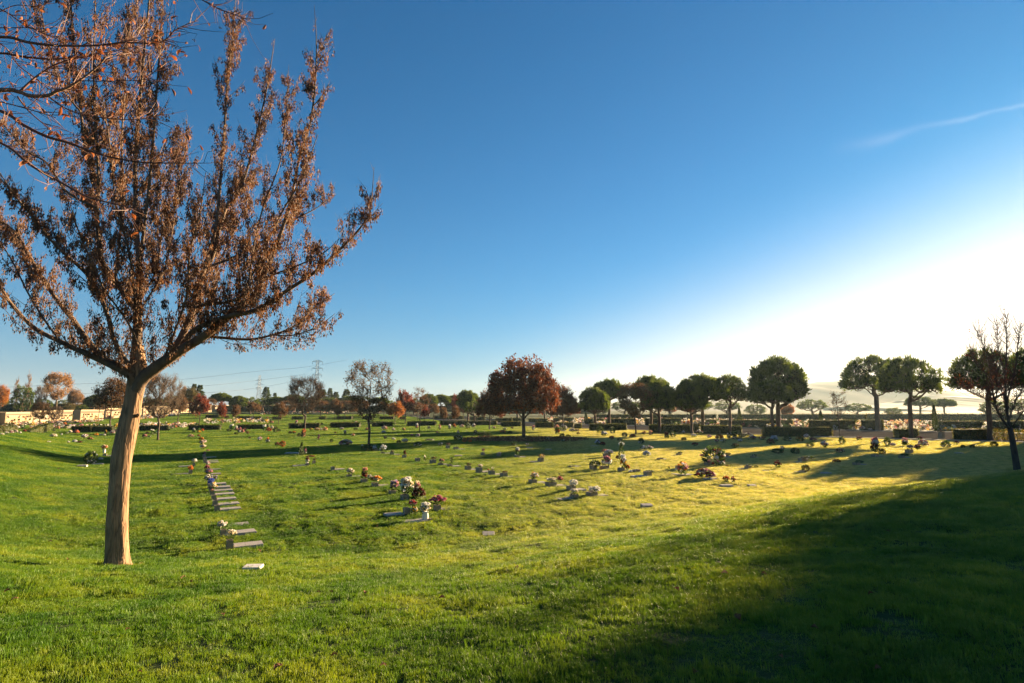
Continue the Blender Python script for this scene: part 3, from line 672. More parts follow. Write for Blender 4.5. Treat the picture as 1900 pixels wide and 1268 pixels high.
# tree at the right edge: several limbs from a low fork
def right_tree():
    base = ground(1887, 873); Y = base.y; e = empty('bare_tree', base); e['label'] = 'dark nearly bare tree with upright limbs at the right edge'; e['category'] = 'tree'
    r = random.Random(12); k = Y/F; k *= .8; tw = MB(); lf = MB()
    def loc(p, dy=0): return at(p[0], p[1], Y+dy)-base
    tr = catmull([loc((1888, 878)), loc((1884, 850)), loc((1878, 815)), loc((1874, 795))]); m = MB(); m.tube(tr, list(np.linspace(7.2, 5.2, len(tr))*k), 10); link('trunk', m.mesh('trunk', M_bark, True), e)
    limbs = [([(1874, 797, 0), (1868, 760, 0), (1866, 720, .1), (1867, 670, .2), (1868, 630, .3), (1867, 592, .3)], 6.5), ([(1874, 797, 0), (1858, 776, -.3), (1848, 755, -.5), (1842, 728, -.7), (1838, 690, -.9), (1828, 650, -1.1), (1815, 618, -1.2)], 5.5),
             ([(1846, 752, -.5), (1832, 742, -.8), (1815, 735, -1.2), (1797, 726, -1.5), (1782, 716, -1.7)], 2.2), ([(1840, 710, -.7), (1826, 690, -1), (1812, 672, -1.2), (1803, 655, -1.3)], 2), ([(1872, 780, 0), (1880, 755, .5), (1890, 735, .9), (1910, 718, 1.4), (1935, 690, 2)], 4),
             ([(1868, 745, 0), (1876, 715, -.6), (1884, 680, -1), (1889, 640, -1.3), (1893, 612, -1.5)], 3.4), ([(1866, 700, .1), (1858, 670, .6), (1852, 640, 1), (1850, 605, 1.2)], 2.6), ([(1880, 790, 0), (1898, 765, -1), (1925, 745, -1.8), (1950, 720, -2.2)], 3.4), ([(1846, 750, -.5), (1850, 720, -1.4), (1848, 690, -2), (1842, 655, -2.3)], 2.6), ([(1870, 770, 0), (1862, 735, 1), (1848, 705, 1.8), (1838, 668, 2.2)], 3)]
    for pts, w in limbs:
        P = [Vector(p) for p in catmull([loc(p[:2], p[2]) for p in pts])]; rad = [w*.55*k*(1-.9*i/(len(P)-1)) for i in range(len(P))]; b = MB(); b.tube(P, rad, 7); link('limb', b.mesh('limb', M_bark, True), e)
        for i in range(3, len(P)):
            for q in range(9):
                d = ((P[i]-P[i-1]).normalized()*.5+Vector((0, 0, .7))+rv(r)*.9).normalized(); ln = r.uniform(.25, 1.25)
                p2 = P[i]+d*ln*.5+rv(r)*.03; p3 = P[i]+(d+Vector((0, 0, .3))).normalized()*ln; tw.tube([P[i], p2, p3], [.010, .008, .004], 3, cap=False)
                for z in range(2 if P[i].z < 5.2 else 1):
                    if r.random() < .75: lf.leaf(P[i].lerp(p3, r.uniform(.3, 1))+rv(r)*.05, (rv(r)+Vector((0, 0, -.8))).normalized(), rv(r), r.uniform(.06, .13), .05, r.choice((0, 1, 2)))
    tag(link('twigs', tw.mesh('twigs', M_bark), e), kind='stuff'); tag(link('leaves', lf.mesh('leaves', LM['oak']), e), kind='stuff')
right_tree()
# ------------------------------------------------------------------ clipped hedges
M_hedge = [mat('hedge_core', (.020, .028, .010), (.012, .018, .006), 2), mat('hedge_leaf', (.050, .072, .016), (.034, .050, .012), 1.2, .6, trans=.35, tcol=(1.5, 1.4, .6)), mat('hedge_leaf_dry', (.12, .11, .022), (.085, .08, .018), 1.2, .6, trans=.45, tcol=(1.5, 1.2, .6))]
def hedge(x0, x1, yb, yt, label, dens=1.0, dry=.25, Y=None, group='clipped hedges'):
    a = ground(x0, yb) if Y is None else onground(x0, Y); c = ground(x1, yb) if Y is None else onground(x1, Y)
    mid = (a+c)/2; Lx = (c-a).length; h = max(.5, at((x0+x1)/2, yt, mid.y).z-mid.z); dep = min(1.1, max(.7, h*.85)); r = random.Random(int(x0*7+yb))
    ang = math.atan2(c.y-a.y, c.x-a.x); b = MB(); core = .86 if dens >= .8 else .45
    b.box(-Lx/2+.1, Lx/2-.1, .1, dep-.1, 0, h-.08, 0) if dens >= .8 else [b.tube([(x, dep/2, 0), (x+r.gauss(0, .1), dep/2+r.gauss(0, .1), h*.5), (x+r.gauss(0, .2), dep/2+r.gauss(0, .2), h*.9)], [.03, .02, .008], 4, 0) for x in np.linspace(-Lx/2+.2, Lx/2-.2, max(2, int(Lx*3)))]
    far = mid.length; s0 = .09*max(1, far/75); n = int((Lx*h*2+Lx*dep+2*h*dep)/(s0*s0)*1.5*dens); n = min(n, 5200)
    for i in range(n):
        u = r.random(); f = (Lx*h)/(Lx*h*1.4+Lx*dep+h*dep*2)
        x = r.uniform(-Lx/2, Lx/2); z = r.uniform(.02, h); y = r.uniform(0, dep)
        if dens < .8: nrm = rv(r)
        elif u < f: y = r.gauss(.03, .04); nrm = Vector((0, -1, .2))
        elif u < f*1.4: y = dep-r.gauss(.03, .04); nrm = Vector((0, 1, .2))
        elif u < f*1.4+(Lx*dep)/(Lx*h*1.4+Lx*dep+h*dep*2): z = h-abs(r.gauss(.0, .03)); nrm = Vector((0, 0, 1))
        else: x = (-Lx/2+.03 if r.random() < .5 else Lx/2-.03)+r.gauss(0, .03); nrm = Vector((math.copysign(1, x), 0, .2))
        d = rv(r); d = (d-nrm*d.dot(nrm)*.7).normalized(); s = s0*r.uniform(.8, 1.7); b.leaf((x, y, z), (d+nrm*.35).normalized(), nrm, s, s*.65, 2 if r.random() < dry else 1)
    o = link('clipped_hedge', b.mesh('hedge', M_hedge)); o.location = mid; o.rotation_euler.z = ang; tag(o, label, 'hedge', group)
HR = [
 (0, 8, 803, 792, 'hedge piece cut off by the left edge of the photo'), (7, 32, 803, 791.5, 'hedge block at the far left with flowers before it'), (57, 97, 803.5, 791, 'hedge block below the stepped end of the wall'),
 (131, 166, 802, 791, 'left one of two hedge blocks just left of the near trunk'), (168, 207, 802, 791, 'right one of two hedge blocks just left of the near trunk'),
 (257, 312, 800, 789.5, 'clipped hedge just right of the near trunk behind the small bare tree'), (348, 408, 798.5, 789, 'clipped hedge at the far end of the left grave row'), (439, 498, 797, 788, 'clipped hedge behind the colourful flower cluster'),
 (535, 554, 796, 786, 'short hedge block left of the vase shaped bare tree'), (557, 593, 795.5, 785.5, 'hedge block behind the trunk of the vase shaped bare tree'), (612, 667, 794, 784.5, 'hedge block between vase shaped tree and sparse leaved tree'), (690, 729, 792, 783.5, 'hedge block just right of the sparse leaved tree'),
 (755, 808, 790.5, 782, 'hedge block behind the thin bare tree'), (816, 922, 789.5, 781.5, 'long low hedge left of the red oaks'), (930, 967, 792, 782.5, 'hedge block directly behind the left of the big oak trunk'), (995, 1027, 794, 784, 'first hedge block right of the big oak trunk'), (1030, 1064, 794.5, 784.5, 'second hedge block right of the big oak trunk'), (1066, 1079, 796, 786.5, 'short square hedge, third right of the big oak trunk'),
 (1094, 1163, 799, 787, 'long hedge just left of the brown topped tree'), (1206, 1299, 804.5, 788.5, 'long hedge right of the brown topped tree'), (1302, 1377, 806, 790, 'hedge in front of the thick trunked and open pines'), (1419, 1546, 811.5, 793, 'longest near hedge beside the road, below the tallest pine'), (1669, 1706, 813.5, 796, 'square hedge stump at the foot of the right joined pine')]
for x0, x1, yb, yt, lb in HR: hedge(x0, x1, yb, yt, lb)
hedge(1784, 1840, 817, 796, 'see through brownish hedge in front of the big right pine', 1.0, .45); hedge(1843, 1925, 818, 797, 'loose open hedge with bare stems at the right edge', .5, .6)
SR = [(381, 403, 776, 770, 'far hedge piece behind the small red oak'), (417, 425, 777, 771.5, 'tiny far hedge piece right of the red sapling'), (439, 465, 778.5, 772.5, 'far hedge below the sunlit pine, left of the rusty tree'), (459, 484, 778.5, 773, 'far hedge just left of the rusty tree'), (505, 522, 779, 773.5, 'far hedge behind the stem of the rusty tree'),
 (541, 563, 779, 773, 'far hedge behind the vase shaped bare tree'), (592, 604, 779, 773.5, 'small far hedge right of the vase shaped bare tree'), (625, 652, 778.5, 772.5, 'far hedge left of the sparse leaved tree'), (671, 690, 778.5, 773, 'far hedge behind the sparse leaved tree trunk'), (704, 730, 778.5, 773, 'far hedge behind the orange oak'), (741, 752, 778.5, 774, 'tiny far hedge behind the red oak by the sparse leaved tree'),
 (805, 831, 777.5, 772, 'far hedge behind the row of thin trunks left of centre'), (834, 860, 778, 772.5, 'far hedge behind the brown saplings left of the oaks'), (874, 900, 780, 773.5, 'far hedge beneath the green pine by the oaks'), (921, 950, 783.5, 776, 'hedge across the road left of the big oak trunk'), (954, 970, 784, 776, 'short hedge across the road touching the big oak trunk'), (981, 1017, 785, 777, 'hedge across the road right of the big oak trunk'), (1026, 1065, 785.5, 775.5, 'hedge across the road below the right russet oak'),
 (1087, 1101, 788, 777, 'first short hedge across the road right of the oaks'), (1106, 1121, 788, 777, 'second short hedge across the road right of the oaks'), (1127, 1180, 789.5, 777, 'hedge across the road behind the brown topped tree'), (1198, 1264, 790.5, 776.5, 'hedge across the road under the wide crowned pine'), (1311, 1331, 791, 779, 'short hedge across the road right of the thick trunk'), (1338, 1472, 793.5, 779.5, 'longest hedge across the road under the tallest pine'),
 (1508, 1589, 797, 780, 'hedge across the road left of the little bench'), (1607, 1641, 799, 779.5, 'hedge across the road at the left joined pine'), (1742, 1827, 799.5, 781.5, 'hedge across the road right of the slim cypress'), (1850, 1925, 800, 781, 'hedge across the road at the right edge')]
for x0, x1, yb, yt, lb in SR: hedge(x0, x1, yb, yt, lb, group='clipped hedges farther off')
hedge(1105, 1330, 0, 769.5, 'long dim hedge behind the flower field, left stretch', Y=176, group='tall boundary hedges'); hedge(1335, 1610, 0, 769, 'long dim hedge behind the flower field, middle stretch', Y=168, group='tall boundary hedges'); hedge(1612, 1930, 0, 768.5, 'long dim hedge behind the flower field, right stretch', Y=160, group='tall boundary hedges')
hedge(-30, 330, 0, 750, 'dark shrub belt showing above the niche walls', Y=222, group='tall boundary hedges'); hedge(330, 1100, 0, 753, 'dark hedge line closing off the far end of the lawn', Y=268, group='tall boundary hedges')

# ------------------------------------------------------------------ niche walls
M_wall = mat('cream_wall', (.33, .255, .15), (.27, .205, .125), scale=.7, rough=.9, bump=.2, bscale=8); M_cope = mat('wall_coping', (.38, .30, .19), (.31, .25, .16), 1); M_niche = mat('niche_stone', (.32, .245, .14), (.25, .19, .115), 1.5, rough=.5); M_joint = mat('niche_shadow_gap', (.10, .08, .05), (.08, .06, .04), 2)
PET = {}
for nm, c in dict(white=(.78, .77, .72), cream=(.72, .62, .42), yellow=(.72, .46, .05), orange=(.66, .20, .03), peach=(.62, .33, .22), pink=(.52, .22, .25), magenta=(.44, .07, .16), red=(.30, .035, .028), darkred=(.12, .022, .018), purple=(.16, .08, .18), lilac=(.40, .30, .52), blue=(.08, .13, .55), paleblue=(.42, .48, .58), brown=(.20, .11, .055), lime=(.13, .27, .04), green=(.05, .09, .02)).items():
    PET[nm] = mat('petal_'+nm, c, tuple(x*.8 for x in c), 6, .7, trans=.45)
def niche_wall(A, B, h, label, r, plinth=0):
    A = Vector((A[0], A[1], 0)); B = Vector((B[0], B[1], 0)); Lx = (B-A).length; ang = math.atan2(B.y-A.y, B.x-A.x); z0 = min(zg(A.x, A.y), zg(B.x, B.y))-.1
    e = empty('niche_wall', (A.x, A.y, z0), ang); tag(e, label, 'wall', 'cream niche walls'); b = MB(); b.box(0, Lx, 0, 1.6, 0, h, 0); link('wall_body', b.mesh('wall_body', M_wall), e)
    b = MB(); b.box(-.1, Lx+.1, -.12, 1.72, h+.002, h+.17, 0); link('coping', b.mesh('coping', M_cope), e)
    nx = int(Lx/.9); ny = max(1, int((h-.75)/.62)); b = MB(); jo = MB(); fl = MB()
    jo.box(.15, Lx-.15, -.02, 0.01, .42, h-.2, 0); pal = ['white', 'pink', 'red', 'yellow', 'green', 'purple', 'cream', 'brown']
    for i in range(nx):
        for j in range(ny):
            x = .2+(Lx-.4)*i/nx; w = (Lx-.4)/nx-.06; z = .5+.62*j; b.box(x, x+w, -.045, -.022, z, z+.55, 0)
            if r.random() < .55:
                for q in range(6):
                    c = Vector((x+w*r.uniform(.25, .75), -.16+r.gauss(0, .04), z+r.uniform(.05, .4))); mi = r.randrange(8) if r.random() < .6 else 4
                    for s in range(5): fl.leaf(c, rv(r), rv(r), .22, .17, mi)
    link('niche_backing', jo.mesh('niche_backing', M_joint), e); f = link('niche_fronts', b.mesh('niche_fronts', M_niche), e); f['kind'] = 'stuff'
    f = link('niche_flowers', fl.mesh('niche_flowers', [PET[p] for p in pal]), e); f['kind'] = 'stuff'
rw = random.Random(8)
def X(px, Y): return onground(px, Y)
for (p0, Y0, p1, Y1, h, lb) in [(10, 118, 61, 129, 2.75, 'cream niche wall piece at the left with a bright sunlit face'), (-45, 112, 9, 119.5, 2.75, 'shaded niche wall piece cut off by the left edge'), (61.5, 131, 95, 136, 3.0, 'niche wall piece stepped down in front of the orange tree'), (97, 136.5, 134, 146, 3.1, 'sunlit niche wall piece right of the bare trees'), (149, 150, 192, 163, 3.0, 'sunlit niche wall piece just left of the near trunk'), (196, 166, 262, 188, 3.1, 'niche wall piece behind the near trunk'), (265, 190, 330, 216, 3.2, 'niche wall piece behind the small bare tree'), (335, 220, 392, 252, 3.2, 'niche wall piece behind the small red oak'), (472, 300, 545, 318, 3.4, 'distant bright wall under the pines left of the vase shaped tree'), (548, 318, 640, 332, 3.4, 'distant wall under the pines behind the vase shaped tree'), (398, 262, 468, 296, 3.0, 'distant wall under the broad green pines')]:
    a = X(p0, Y0); c = X(p1, Y1); niche_wall(a, c, h, lb, rw)

# ------------------------------------------------------------------ pylons and wires
M_steel = mat('hazed_steel', (.34, .36, .38), (.28, .30, .32), 1, rough=.5)  # steel lightened: distance haze painted into the colour
def pylon(px, Y, top, label, arms):
    p = onground(px, Y); H = at(px, top, Y).z-p.z; e = empty('pylon', p, .35); tag(e, label, 'pylon', 'steel pylons on the skyline'); b = MB(); w0 = H*.085; t = H*.0026
    def hw(z): return w0*(1-z/H)*.9+.35*(H/40) if z < H*.8 else w0*.18+.35*(H/40)
    zs = [H*f for f in (0, .14, .27, .38, .48, .57, .65, .72, .79, .86, .93, 1.0)]
    for i in range(len(zs)-1):
        a, c = zs[i], zs[i+1]; A, C = hw(a), hw(c)
        cs = [(-1, -1), (1, -1), (1, 1), (-1, 1)]
        for j in range(4):
            s, q = cs[j], cs[(j+1) % 4]; b.tube([(s[0]*A, s[1]*A, a), (s[0]*C, s[1]*C, c)], [t*1.5]*2, 4); b.tube([(s[0]*A, s[1]*A, a), (q[0]*C, q[1]*C, c)], [t]*2, 3); b.tube([(q[0]*A, q[1]*A, a), (s[0]*C, s[1]*C, c)], [t]*2, 3); b.tube([(s[0]*C, s[1]*C, c), (q[0]*C, q[1]*C, c)], [t]*2, 3)
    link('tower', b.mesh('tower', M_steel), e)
    for f, wl in arms:
        b = MB(); z = H*f; q = hw(z)
        for s in (-1, 1):
            for yy in (-q, q): b.tube([(s*q, yy, z), (s*wl*H, 0, z+H*.012)], [t*1.2]*2, 4); b.tube([(s*q, yy, z+H*.045), (s*wl*H, 0, z+H*.012)], [t]*2, 4)
            b.tube([(s*wl*H, 0, z+H*.012), (s*wl*H, 0, z-H*.04)], [t*1.6]*2, 4)
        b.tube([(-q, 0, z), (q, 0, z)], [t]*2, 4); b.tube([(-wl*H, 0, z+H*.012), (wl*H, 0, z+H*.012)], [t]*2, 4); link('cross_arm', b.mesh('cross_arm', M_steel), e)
    return p, H
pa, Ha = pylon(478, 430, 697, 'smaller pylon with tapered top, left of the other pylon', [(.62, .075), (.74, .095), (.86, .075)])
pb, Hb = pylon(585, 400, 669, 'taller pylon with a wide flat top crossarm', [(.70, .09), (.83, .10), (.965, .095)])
M_wire = mat('wire', (.10, .10, .11), (.08, .08, .09), 1)
for pl, lb in ([(645, 668, 410), (570, 681, 400), (470, 690, 380), (330, 705, 350), (140, 713, 320), (-60, 722, 300)], 'topmost faint power line left of the tall pylon'), ([(572, 694, 400), (470, 707, 380), (370, 717, 350), (150, 731, 320), (-60, 742, 300)], 'middle faint power line left of the tall pylon'), ([(574, 703, 400), (470, 721, 380), (400, 728, 350), (200, 742, 320)], 'lowest faint power line left of the tall pylon'):
    b = MB(); P = catmull([at(*q) for q in pl]); b.tube(P, [.075]*len(P), 3, cap=False); tag(link('power_line', b.mesh('power_line', M_wire)), lb, 'cable', 'power lines')
# ------------------------------------------------------------------ the big near tree (limbs laid out one by one)
def bark_material():
    m, nt, out = _new('bark_near'); N = nt.nodes; L = nt.links
    tc = N.new('ShaderNodeTexCoord'); mp = N.new('ShaderNodeMapping'); mp.inputs['Scale'].default_value = (1, 1, .10); L.new(tc.outputs['Object'], mp.inputs['Vector'])
    nd = N.new('ShaderNodeTexNoise'); nd.inputs['Scale'].default_value = 5; nd.inputs['Detail'].default_value = 4; L.new(mp.outputs[0], nd.inputs['Vector'])
    mx = N.new('ShaderNodeMixRGB'); mx.inputs[0].default_value = .3; L.new(mp.outputs[0], mx.inputs[1]); L.new(nd.outputs['Color'], mx.inputs[2])
    v = N.new('ShaderNodeTexVoronoi'); v.feature = 'DISTANCE_TO_EDGE'; v.inputs['Scale'].default_value = 15; L.new(mx.outputs[0], v.inputs['Vector'])
    v2 = N.new('ShaderNodeTexVoronoi'); v2.inputs['Scale'].default_value = 15; L.new(mx.outputs[0], v2.inputs['Vector'])
    nz = N.new('ShaderNodeTexNoise'); nz.inputs['Scale'].default_value = 34; nz.inputs['Detail'].default_value = 6; L.new(mp.outputs[0], nz.inputs['Vector'])
    big = N.new('ShaderNodeTexNoise'); big.inputs['Scale'].default_value = 2.2; big.inputs['Detail'].default_value = 4; L.new(tc.outputs['Object'], big.inputs['Vector'])
    cr = N.new('ShaderNodeValToRGB'); cr.color_ramp.elements[0].position = .0; cr.color_ramp.elements[0].color = (.20, .135, .088, 1); cr.color_ramp.elements[1].position = .07; cr.color_ramp.elements[1].color = (.34, .225, .14, 1); L.new(v.outputs['Distance'], cr.inputs[0])
    m1 = N.new('ShaderNodeMixRGB'); m1.blend_type = 'MULTIPLY'; m1.inputs[0].default_value = .65; L.new(cr.outputs[0], m1.inputs[1])
    c2 = N.new('ShaderNodeValToRGB'); c2.color_ramp.elements[0].position = .3; c2.color_ramp.elements[0].color = (.5, .46, .42, 1); c2.color_ramp.elements[1].position = .7; c2.color_ramp.elements[1].color = (1.15, 1.08, 1.0, 1); L.new(nz.outputs['Fac'], c2.inputs[0]); L.new(c2.outputs[0], m1.inputs[2])
    m2 = N.new('ShaderNodeMixRGB'); m2.blend_type = 'MULTIPLY'; m2.inputs[0].default_value = .7; L.new(m1.outputs[0], m2.inputs[1])
    c3 = N.new('ShaderNodeValToRGB'); c3.color_ramp.elements[0].position = .35; c3.color_ramp.elements[0].color = (.62, .62, .58, 1); c3.color_ramp.elements[1].position = .62; c3.color_ramp.elements[1].color = (1.1, 1.02, .95, 1); L.new(big.outputs['Fac'], c3.inputs[0]); L.new(c3.outputs[0], m2.inputs[2])
    b = N.new('ShaderNodeBsdfPrincipled'); b.inputs['Roughness'].default_value = .9; b.inputs['Specular IOR Level'].default_value = .15; L.new(m2.outputs[0], b.inputs['Base Color'])
    hm = N.new('ShaderNodeMapRange'); L.new(v.outputs['Distance'], hm.inputs[0]); hm.inputs[2].default_value = .16
    ad = N.new('ShaderNodeMath'); ad.operation = 'MULTIPLY_ADD'; L.new(nz.outputs['Fac'], ad.inputs[0]); ad.inputs[1].default_value = .5; L.new(hm.outputs[0], ad.inputs[2])
    bp = N.new('ShaderNodeBump'); bp.inputs['Strength'].default_value = .8; bp.inputs['Distance'].default_value = .014; L.new(ad.outputs[0], bp.inputs['Height']); L.new(bp.outputs[0], b.inputs['Normal']); L.new(b.outputs[0], out.inputs[0]); return m
M_trunk = bark_material()
M_limb = mat('bark_limb', (.16, .108, .07), (.085, .058, .038), scale=5, rough=.85, bump=.7, bscale=14, stretch=(1, 1, .5))  # darker than the trunk: shade within the crown painted into the bark
M_twig = mat('twig_brown', (.15, .09, .055), (.09, .055, .035), scale=4)
M_seed = [mat('seed_tan', (.235, .135, .07), (.16, .092, .048), .8, rough=.7, trans=.3, tcol=(1.3, .95, .6)), mat('seed_brown', (.12, .069, .038), (.08, .046, .027), .8, rough=.7, trans=.25, tcol=(1.3, .95, .6)), mat('seed_dark', (.10, .052, .032), (.07, .04, .026), .8, rough=.7, trans=.2)]
def near_tree():
    base = ground(218, 1052); Y0 = base.y; k = Y0/F*.79; r = random.Random(21); e = empty('seed_tree', base)
    tag(e, 'big leafless tree hung with brown seed clusters, pale trunk on the near bank', 'tree')
    def loc(px, py, dy=0): return at(px, py, Y0+dy)-base
    TR = [(217, 1064, 70), (217, 1050, 57), (217, 1036, 49), (217, 1015, 45.5), (218, 960, 42), (222, 900, 40), (227, 850, 41), (239, 790, 41), (248, 740, 36), (254, 705, 38), (255.5, 680, 36), (255, 640, 24)]
    P = catmull([tuple(loc(a, b))+(c,) for a, b, c in TR], per=9); pts = [Vector(p[:3]) for p in P]; rad = [p[3]*k/2 for p in P]
    b = MB(); n = 40; ph = [r.uniform(0, 6.28) for _ in range(6)]
    for i, p in enumerate(pts):
        for j in range(n):
            a = 2*math.pi*j/n; z = p.z
            f = 1+.035*math.sin(a*3+ph[0]+z*.8)+.03*math.sin(a*5+ph[1]-z*1.3)+.018*math.sin(a*9+ph[2]+z*3.1)+.012*math.sin(a*14+ph[3]-z*5)+r.gauss(0, .006)
            if i < 8: f += .10*(1-i/8)**2*max(0, math.sin(a*4+ph[4]))
            b.v.append((p.x+math.cos(a)*rad[i]*f, p.y+math.sin(a)*rad[i]*f, p.z))
    for i in range(len(pts)-1):
        for j in range(n):
            q = i*n+j; w = i*n+(j+1) % n; b.f.append((q, w, w+n, q+n)); b.m.append(0)
    link('trunk', b.mesh('trunk', M_trunk, True), e)
    # branch stubs and scars on the trunk
    for sx, sy, s in ((262, 772, 3.5),):
        q = loc(sx-6, sy, -.1); b = MB(); b.tube([q+Vector((-.05, .05, 0)), q+Vector((.05, -.06, .03))], [s*k*1.3, s*k*.8], 8); link('branch_stub', b.mesh('branch_stub', M_trunk, True), e)
    LIMBS = [ # (px, py, width px) ..., depth at the end, bow
     ([(250, 735, 27), (255, 700, 28), (254, 643, 25), (256, 575, 20), (258, 492, 15), (253, 416, 12), (251, 300, 10), (258, 200, 8), (268, 90, 6), (277, 0, 4), (282, -70, 2)], .3),
     ([(258, 582, 16), (235, 552, 15), (212, 518, 13), (189, 484, 12), (182, 435, 11), (180, 378, 10), (182, 341, 9), (160, 284, 8), (150, 208, 7), (140, 114, 5), (131, 0, 4), (128, -80, 2)], .7),
     ([(247, 752, 26), (254, 722, 33), (268, 700, 33), (303, 673, 30), (341, 647, 26), (379, 624, 22), (417, 594, 18), (447, 571, 16), (474, 544, 14), (493, 503, 12), (519, 438, 10), (538, 378, 8), (546, 341, 7), (557, 288, 6), (576, 227, 5), (585, 151, 4), (587, 76, 2.5), (583, 10, 1)], -.7),
     ([(322, 655, 22), (334, 632, 20), (349, 598, 18), (360, 567, 17), (375, 518, 14), (394, 476, 12), (409, 416, 10), (424, 378, 8.5), (436, 371, 8), (455, 326, 7), (477, 246, 6), (496, 159, 4), (510, 72, 1.5)], 1.2),
     ([(375, 512, 12), (388, 470, 10), (402, 416, 9), (407, 360, 8), (415, 265, 6), (422, 152, 5), (432, 76, 3.5), (437, -5, 1)], .2),
     ([(338, 640, 14), (356, 617, 13.5), (379, 603, 13), (428, 586, 12), (477, 575, 11), (530, 541, 9.5), (587, 503, 8), (637, 457, 6), (674, 416, 4.5), (688, 382, 3), (694, 310, 1)], -1.5),
     ([(346, 640, 8), (370, 624, 8), (402, 626, 8), (462, 630, 7), (504, 622, 6), (546, 605, 5), (587, 567, 3.5), (621, 545, 1.5)], .9),
     ([(500, 622, 4), (546, 622, 3.5), (591, 605, 2.5), (622, 582, 1)], -.3),
     ([(358, 573, 8), (380, 566, 7.5), (409, 563, 7), (447, 552, 6), (500, 514, 5), (550, 494, 4), (600, 470, 2.5), (632, 440, 1)], -1),
     ([(390, 494, 7), (428, 480, 6.5), (474, 457, 5.5), (530, 416, 4.5), (583, 389, 3), (624, 360, 1)], 1.6),
     ([(249, 738, 20), (247, 712, 22), (239, 695, 20), (205, 677, 17), (163, 658, 14), (114, 635, 12), (64, 609, 10), (23, 567, 8), (0, 533, 7), (-45, 480, 4), (-80, 400, 1.5)], -1.1),
     ([(250, 730, 18), (245, 702, 20), (227, 685, 18), (189, 662, 17), (159, 628, 15), (133, 590, 13), (102, 552, 11), (68, 499, 10), (30, 435, 8), (0, 408, 7), (-45, 360, 4), (-70, 280, 1.5)], 1.2),
     ([(253, 720, 14), (250, 695, 15), (235, 673, 13), (212, 632, 11), (201, 590, 10), (182, 541, 9), (159, 507, 8), (125, 476, 7), (91, 442, 6), (49, 389, 4.5), (19, 351, 3), (-25, 280, 1)], -1.6),
     ([(181, 385, 8), (150, 372, 7.5), (120, 352, 7), (87, 303, 6), (49, 280, 5), (19, 246, 4), (-20, 200, 2)], 1.5),
     ([(261, 575, 6), (280, 545, 5), (305, 500, 4), (318, 440, 3.5), (325, 378, 3), (333, 312, 2), (344, 255, 1.3), (348, 215, .6)], 1.1),
     ([(257, 500, 9), (268, 420, 8), (278, 330, 7), (286, 240, 6), (292, 150, 4.5), (299, 60, 3), (303, -20, 1.5)], -1.2),
     ([(183, 345, 7), (180, 280, 6.5), (176, 200, 5.5), (174, 120, 4), (176, 40, 3), (178, -40, 1.5)], -1),
     ([(213, 520, 7), (222, 440, 6.5), (228, 350, 6), (226, 260, 5), (232, 160, 4), (238, 60, 3), (240, -40, 1.2)], 1.6),
     ([(150, 208, 5), (120, 170, 4), (95, 110, 3.5), (80, 40, 2.5), (70, -30, 1)], -1.1),
     ([(447, 571, 7), (462, 520, 6), (470, 460, 5), (490, 380, 4.5), (520, 300, 3.5), (530, 220, 2.5), (536, 120, 1)], 1.3),
     ([(300, 676, 6), (330, 600, 5.5), (348, 540, 5), (352, 470, 4), (370, 400, 3), (382, 320, 1.5)], -1.7),
     ([(412, 598, 6), (450, 545, 5), (478, 490, 4.5), (520, 400, 4), (560, 330, 3), (590, 250, 1.5)], -1.5),
     ([(256, 640, 6), (238, 600, 5), (214, 566, 4.5), (190, 530, 4), (150, 440, 3), (130, 380, 1.5)], -1.9),
     ([(114, 636, 6), (80, 590, 5), (50, 540, 4.5), (20, 480, 3.5), (-20, 420, 1.5)], .9),
     ([(257, 560, 5), (290, 500, 4.5), (300, 420, 4), (292, 340, 3), (310, 260, 1.5)], 2.2),
     ([(256, 620, 6), (250, 560, 5.5), (240, 470, 5), (215, 380, 4), (205, 280, 3), (190, 180, 1.5)], -2.4),
     ([(300, 675, 7), (350, 610, 6), (380, 540, 5), (430, 440, 4), (460, 360, 2.5), (470, 290, 1)], 2.5)]
    tw = MB(); sd = MB()
    for li, (pp, dend) in enumerate(LIMBS):
        m = len(pp)
        Q = catmull([tuple(loc(a, b_, dend*(i/(m-1))**1.1))+(c,) for i, (a, b_, c) in enumerate(pp)], per=5)
        pts = [Vector(q[:3]) for q in Q]; rad = [max(.0022, q[3]*k/2*.88) for q in Q]
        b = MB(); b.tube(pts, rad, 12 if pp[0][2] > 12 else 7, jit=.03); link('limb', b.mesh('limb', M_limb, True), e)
        # twigs
        tot = sum((pts[i+1]-pts[i]).length for i in range(len(pts)-1)); run = 0
        def cluster(s):
            tone = r.random(); wd = r.uniform(.022, .050); ln = r.uniform(.09, .20); tone = 0 if tone < .46 else (1 if tone < .8 else 2)
            for z in range(r.randint(11, 18)):
                a = r.uniform(0, 6.28); h = r.random(); rr2 = wd*math.sin(min(1, h*1.4+.25)*math.pi*.62)*r.uniform(.4, 1.1)
                p = s+Vector((math.cos(a)*rr2, math.sin(a)*rr2, -.025-ln*h)); dd = Vector((math.cos(a)*.25+r.gauss(0, .15), math.sin(a)*.25+r.gauss(0, .15), -1)).normalized()
                sd.leaf(p, dd, rv(r), r.uniform(.04, .066), r.uniform(.014, .024), tone if r.random() < .75 else r.choice((0, 1, 2)))
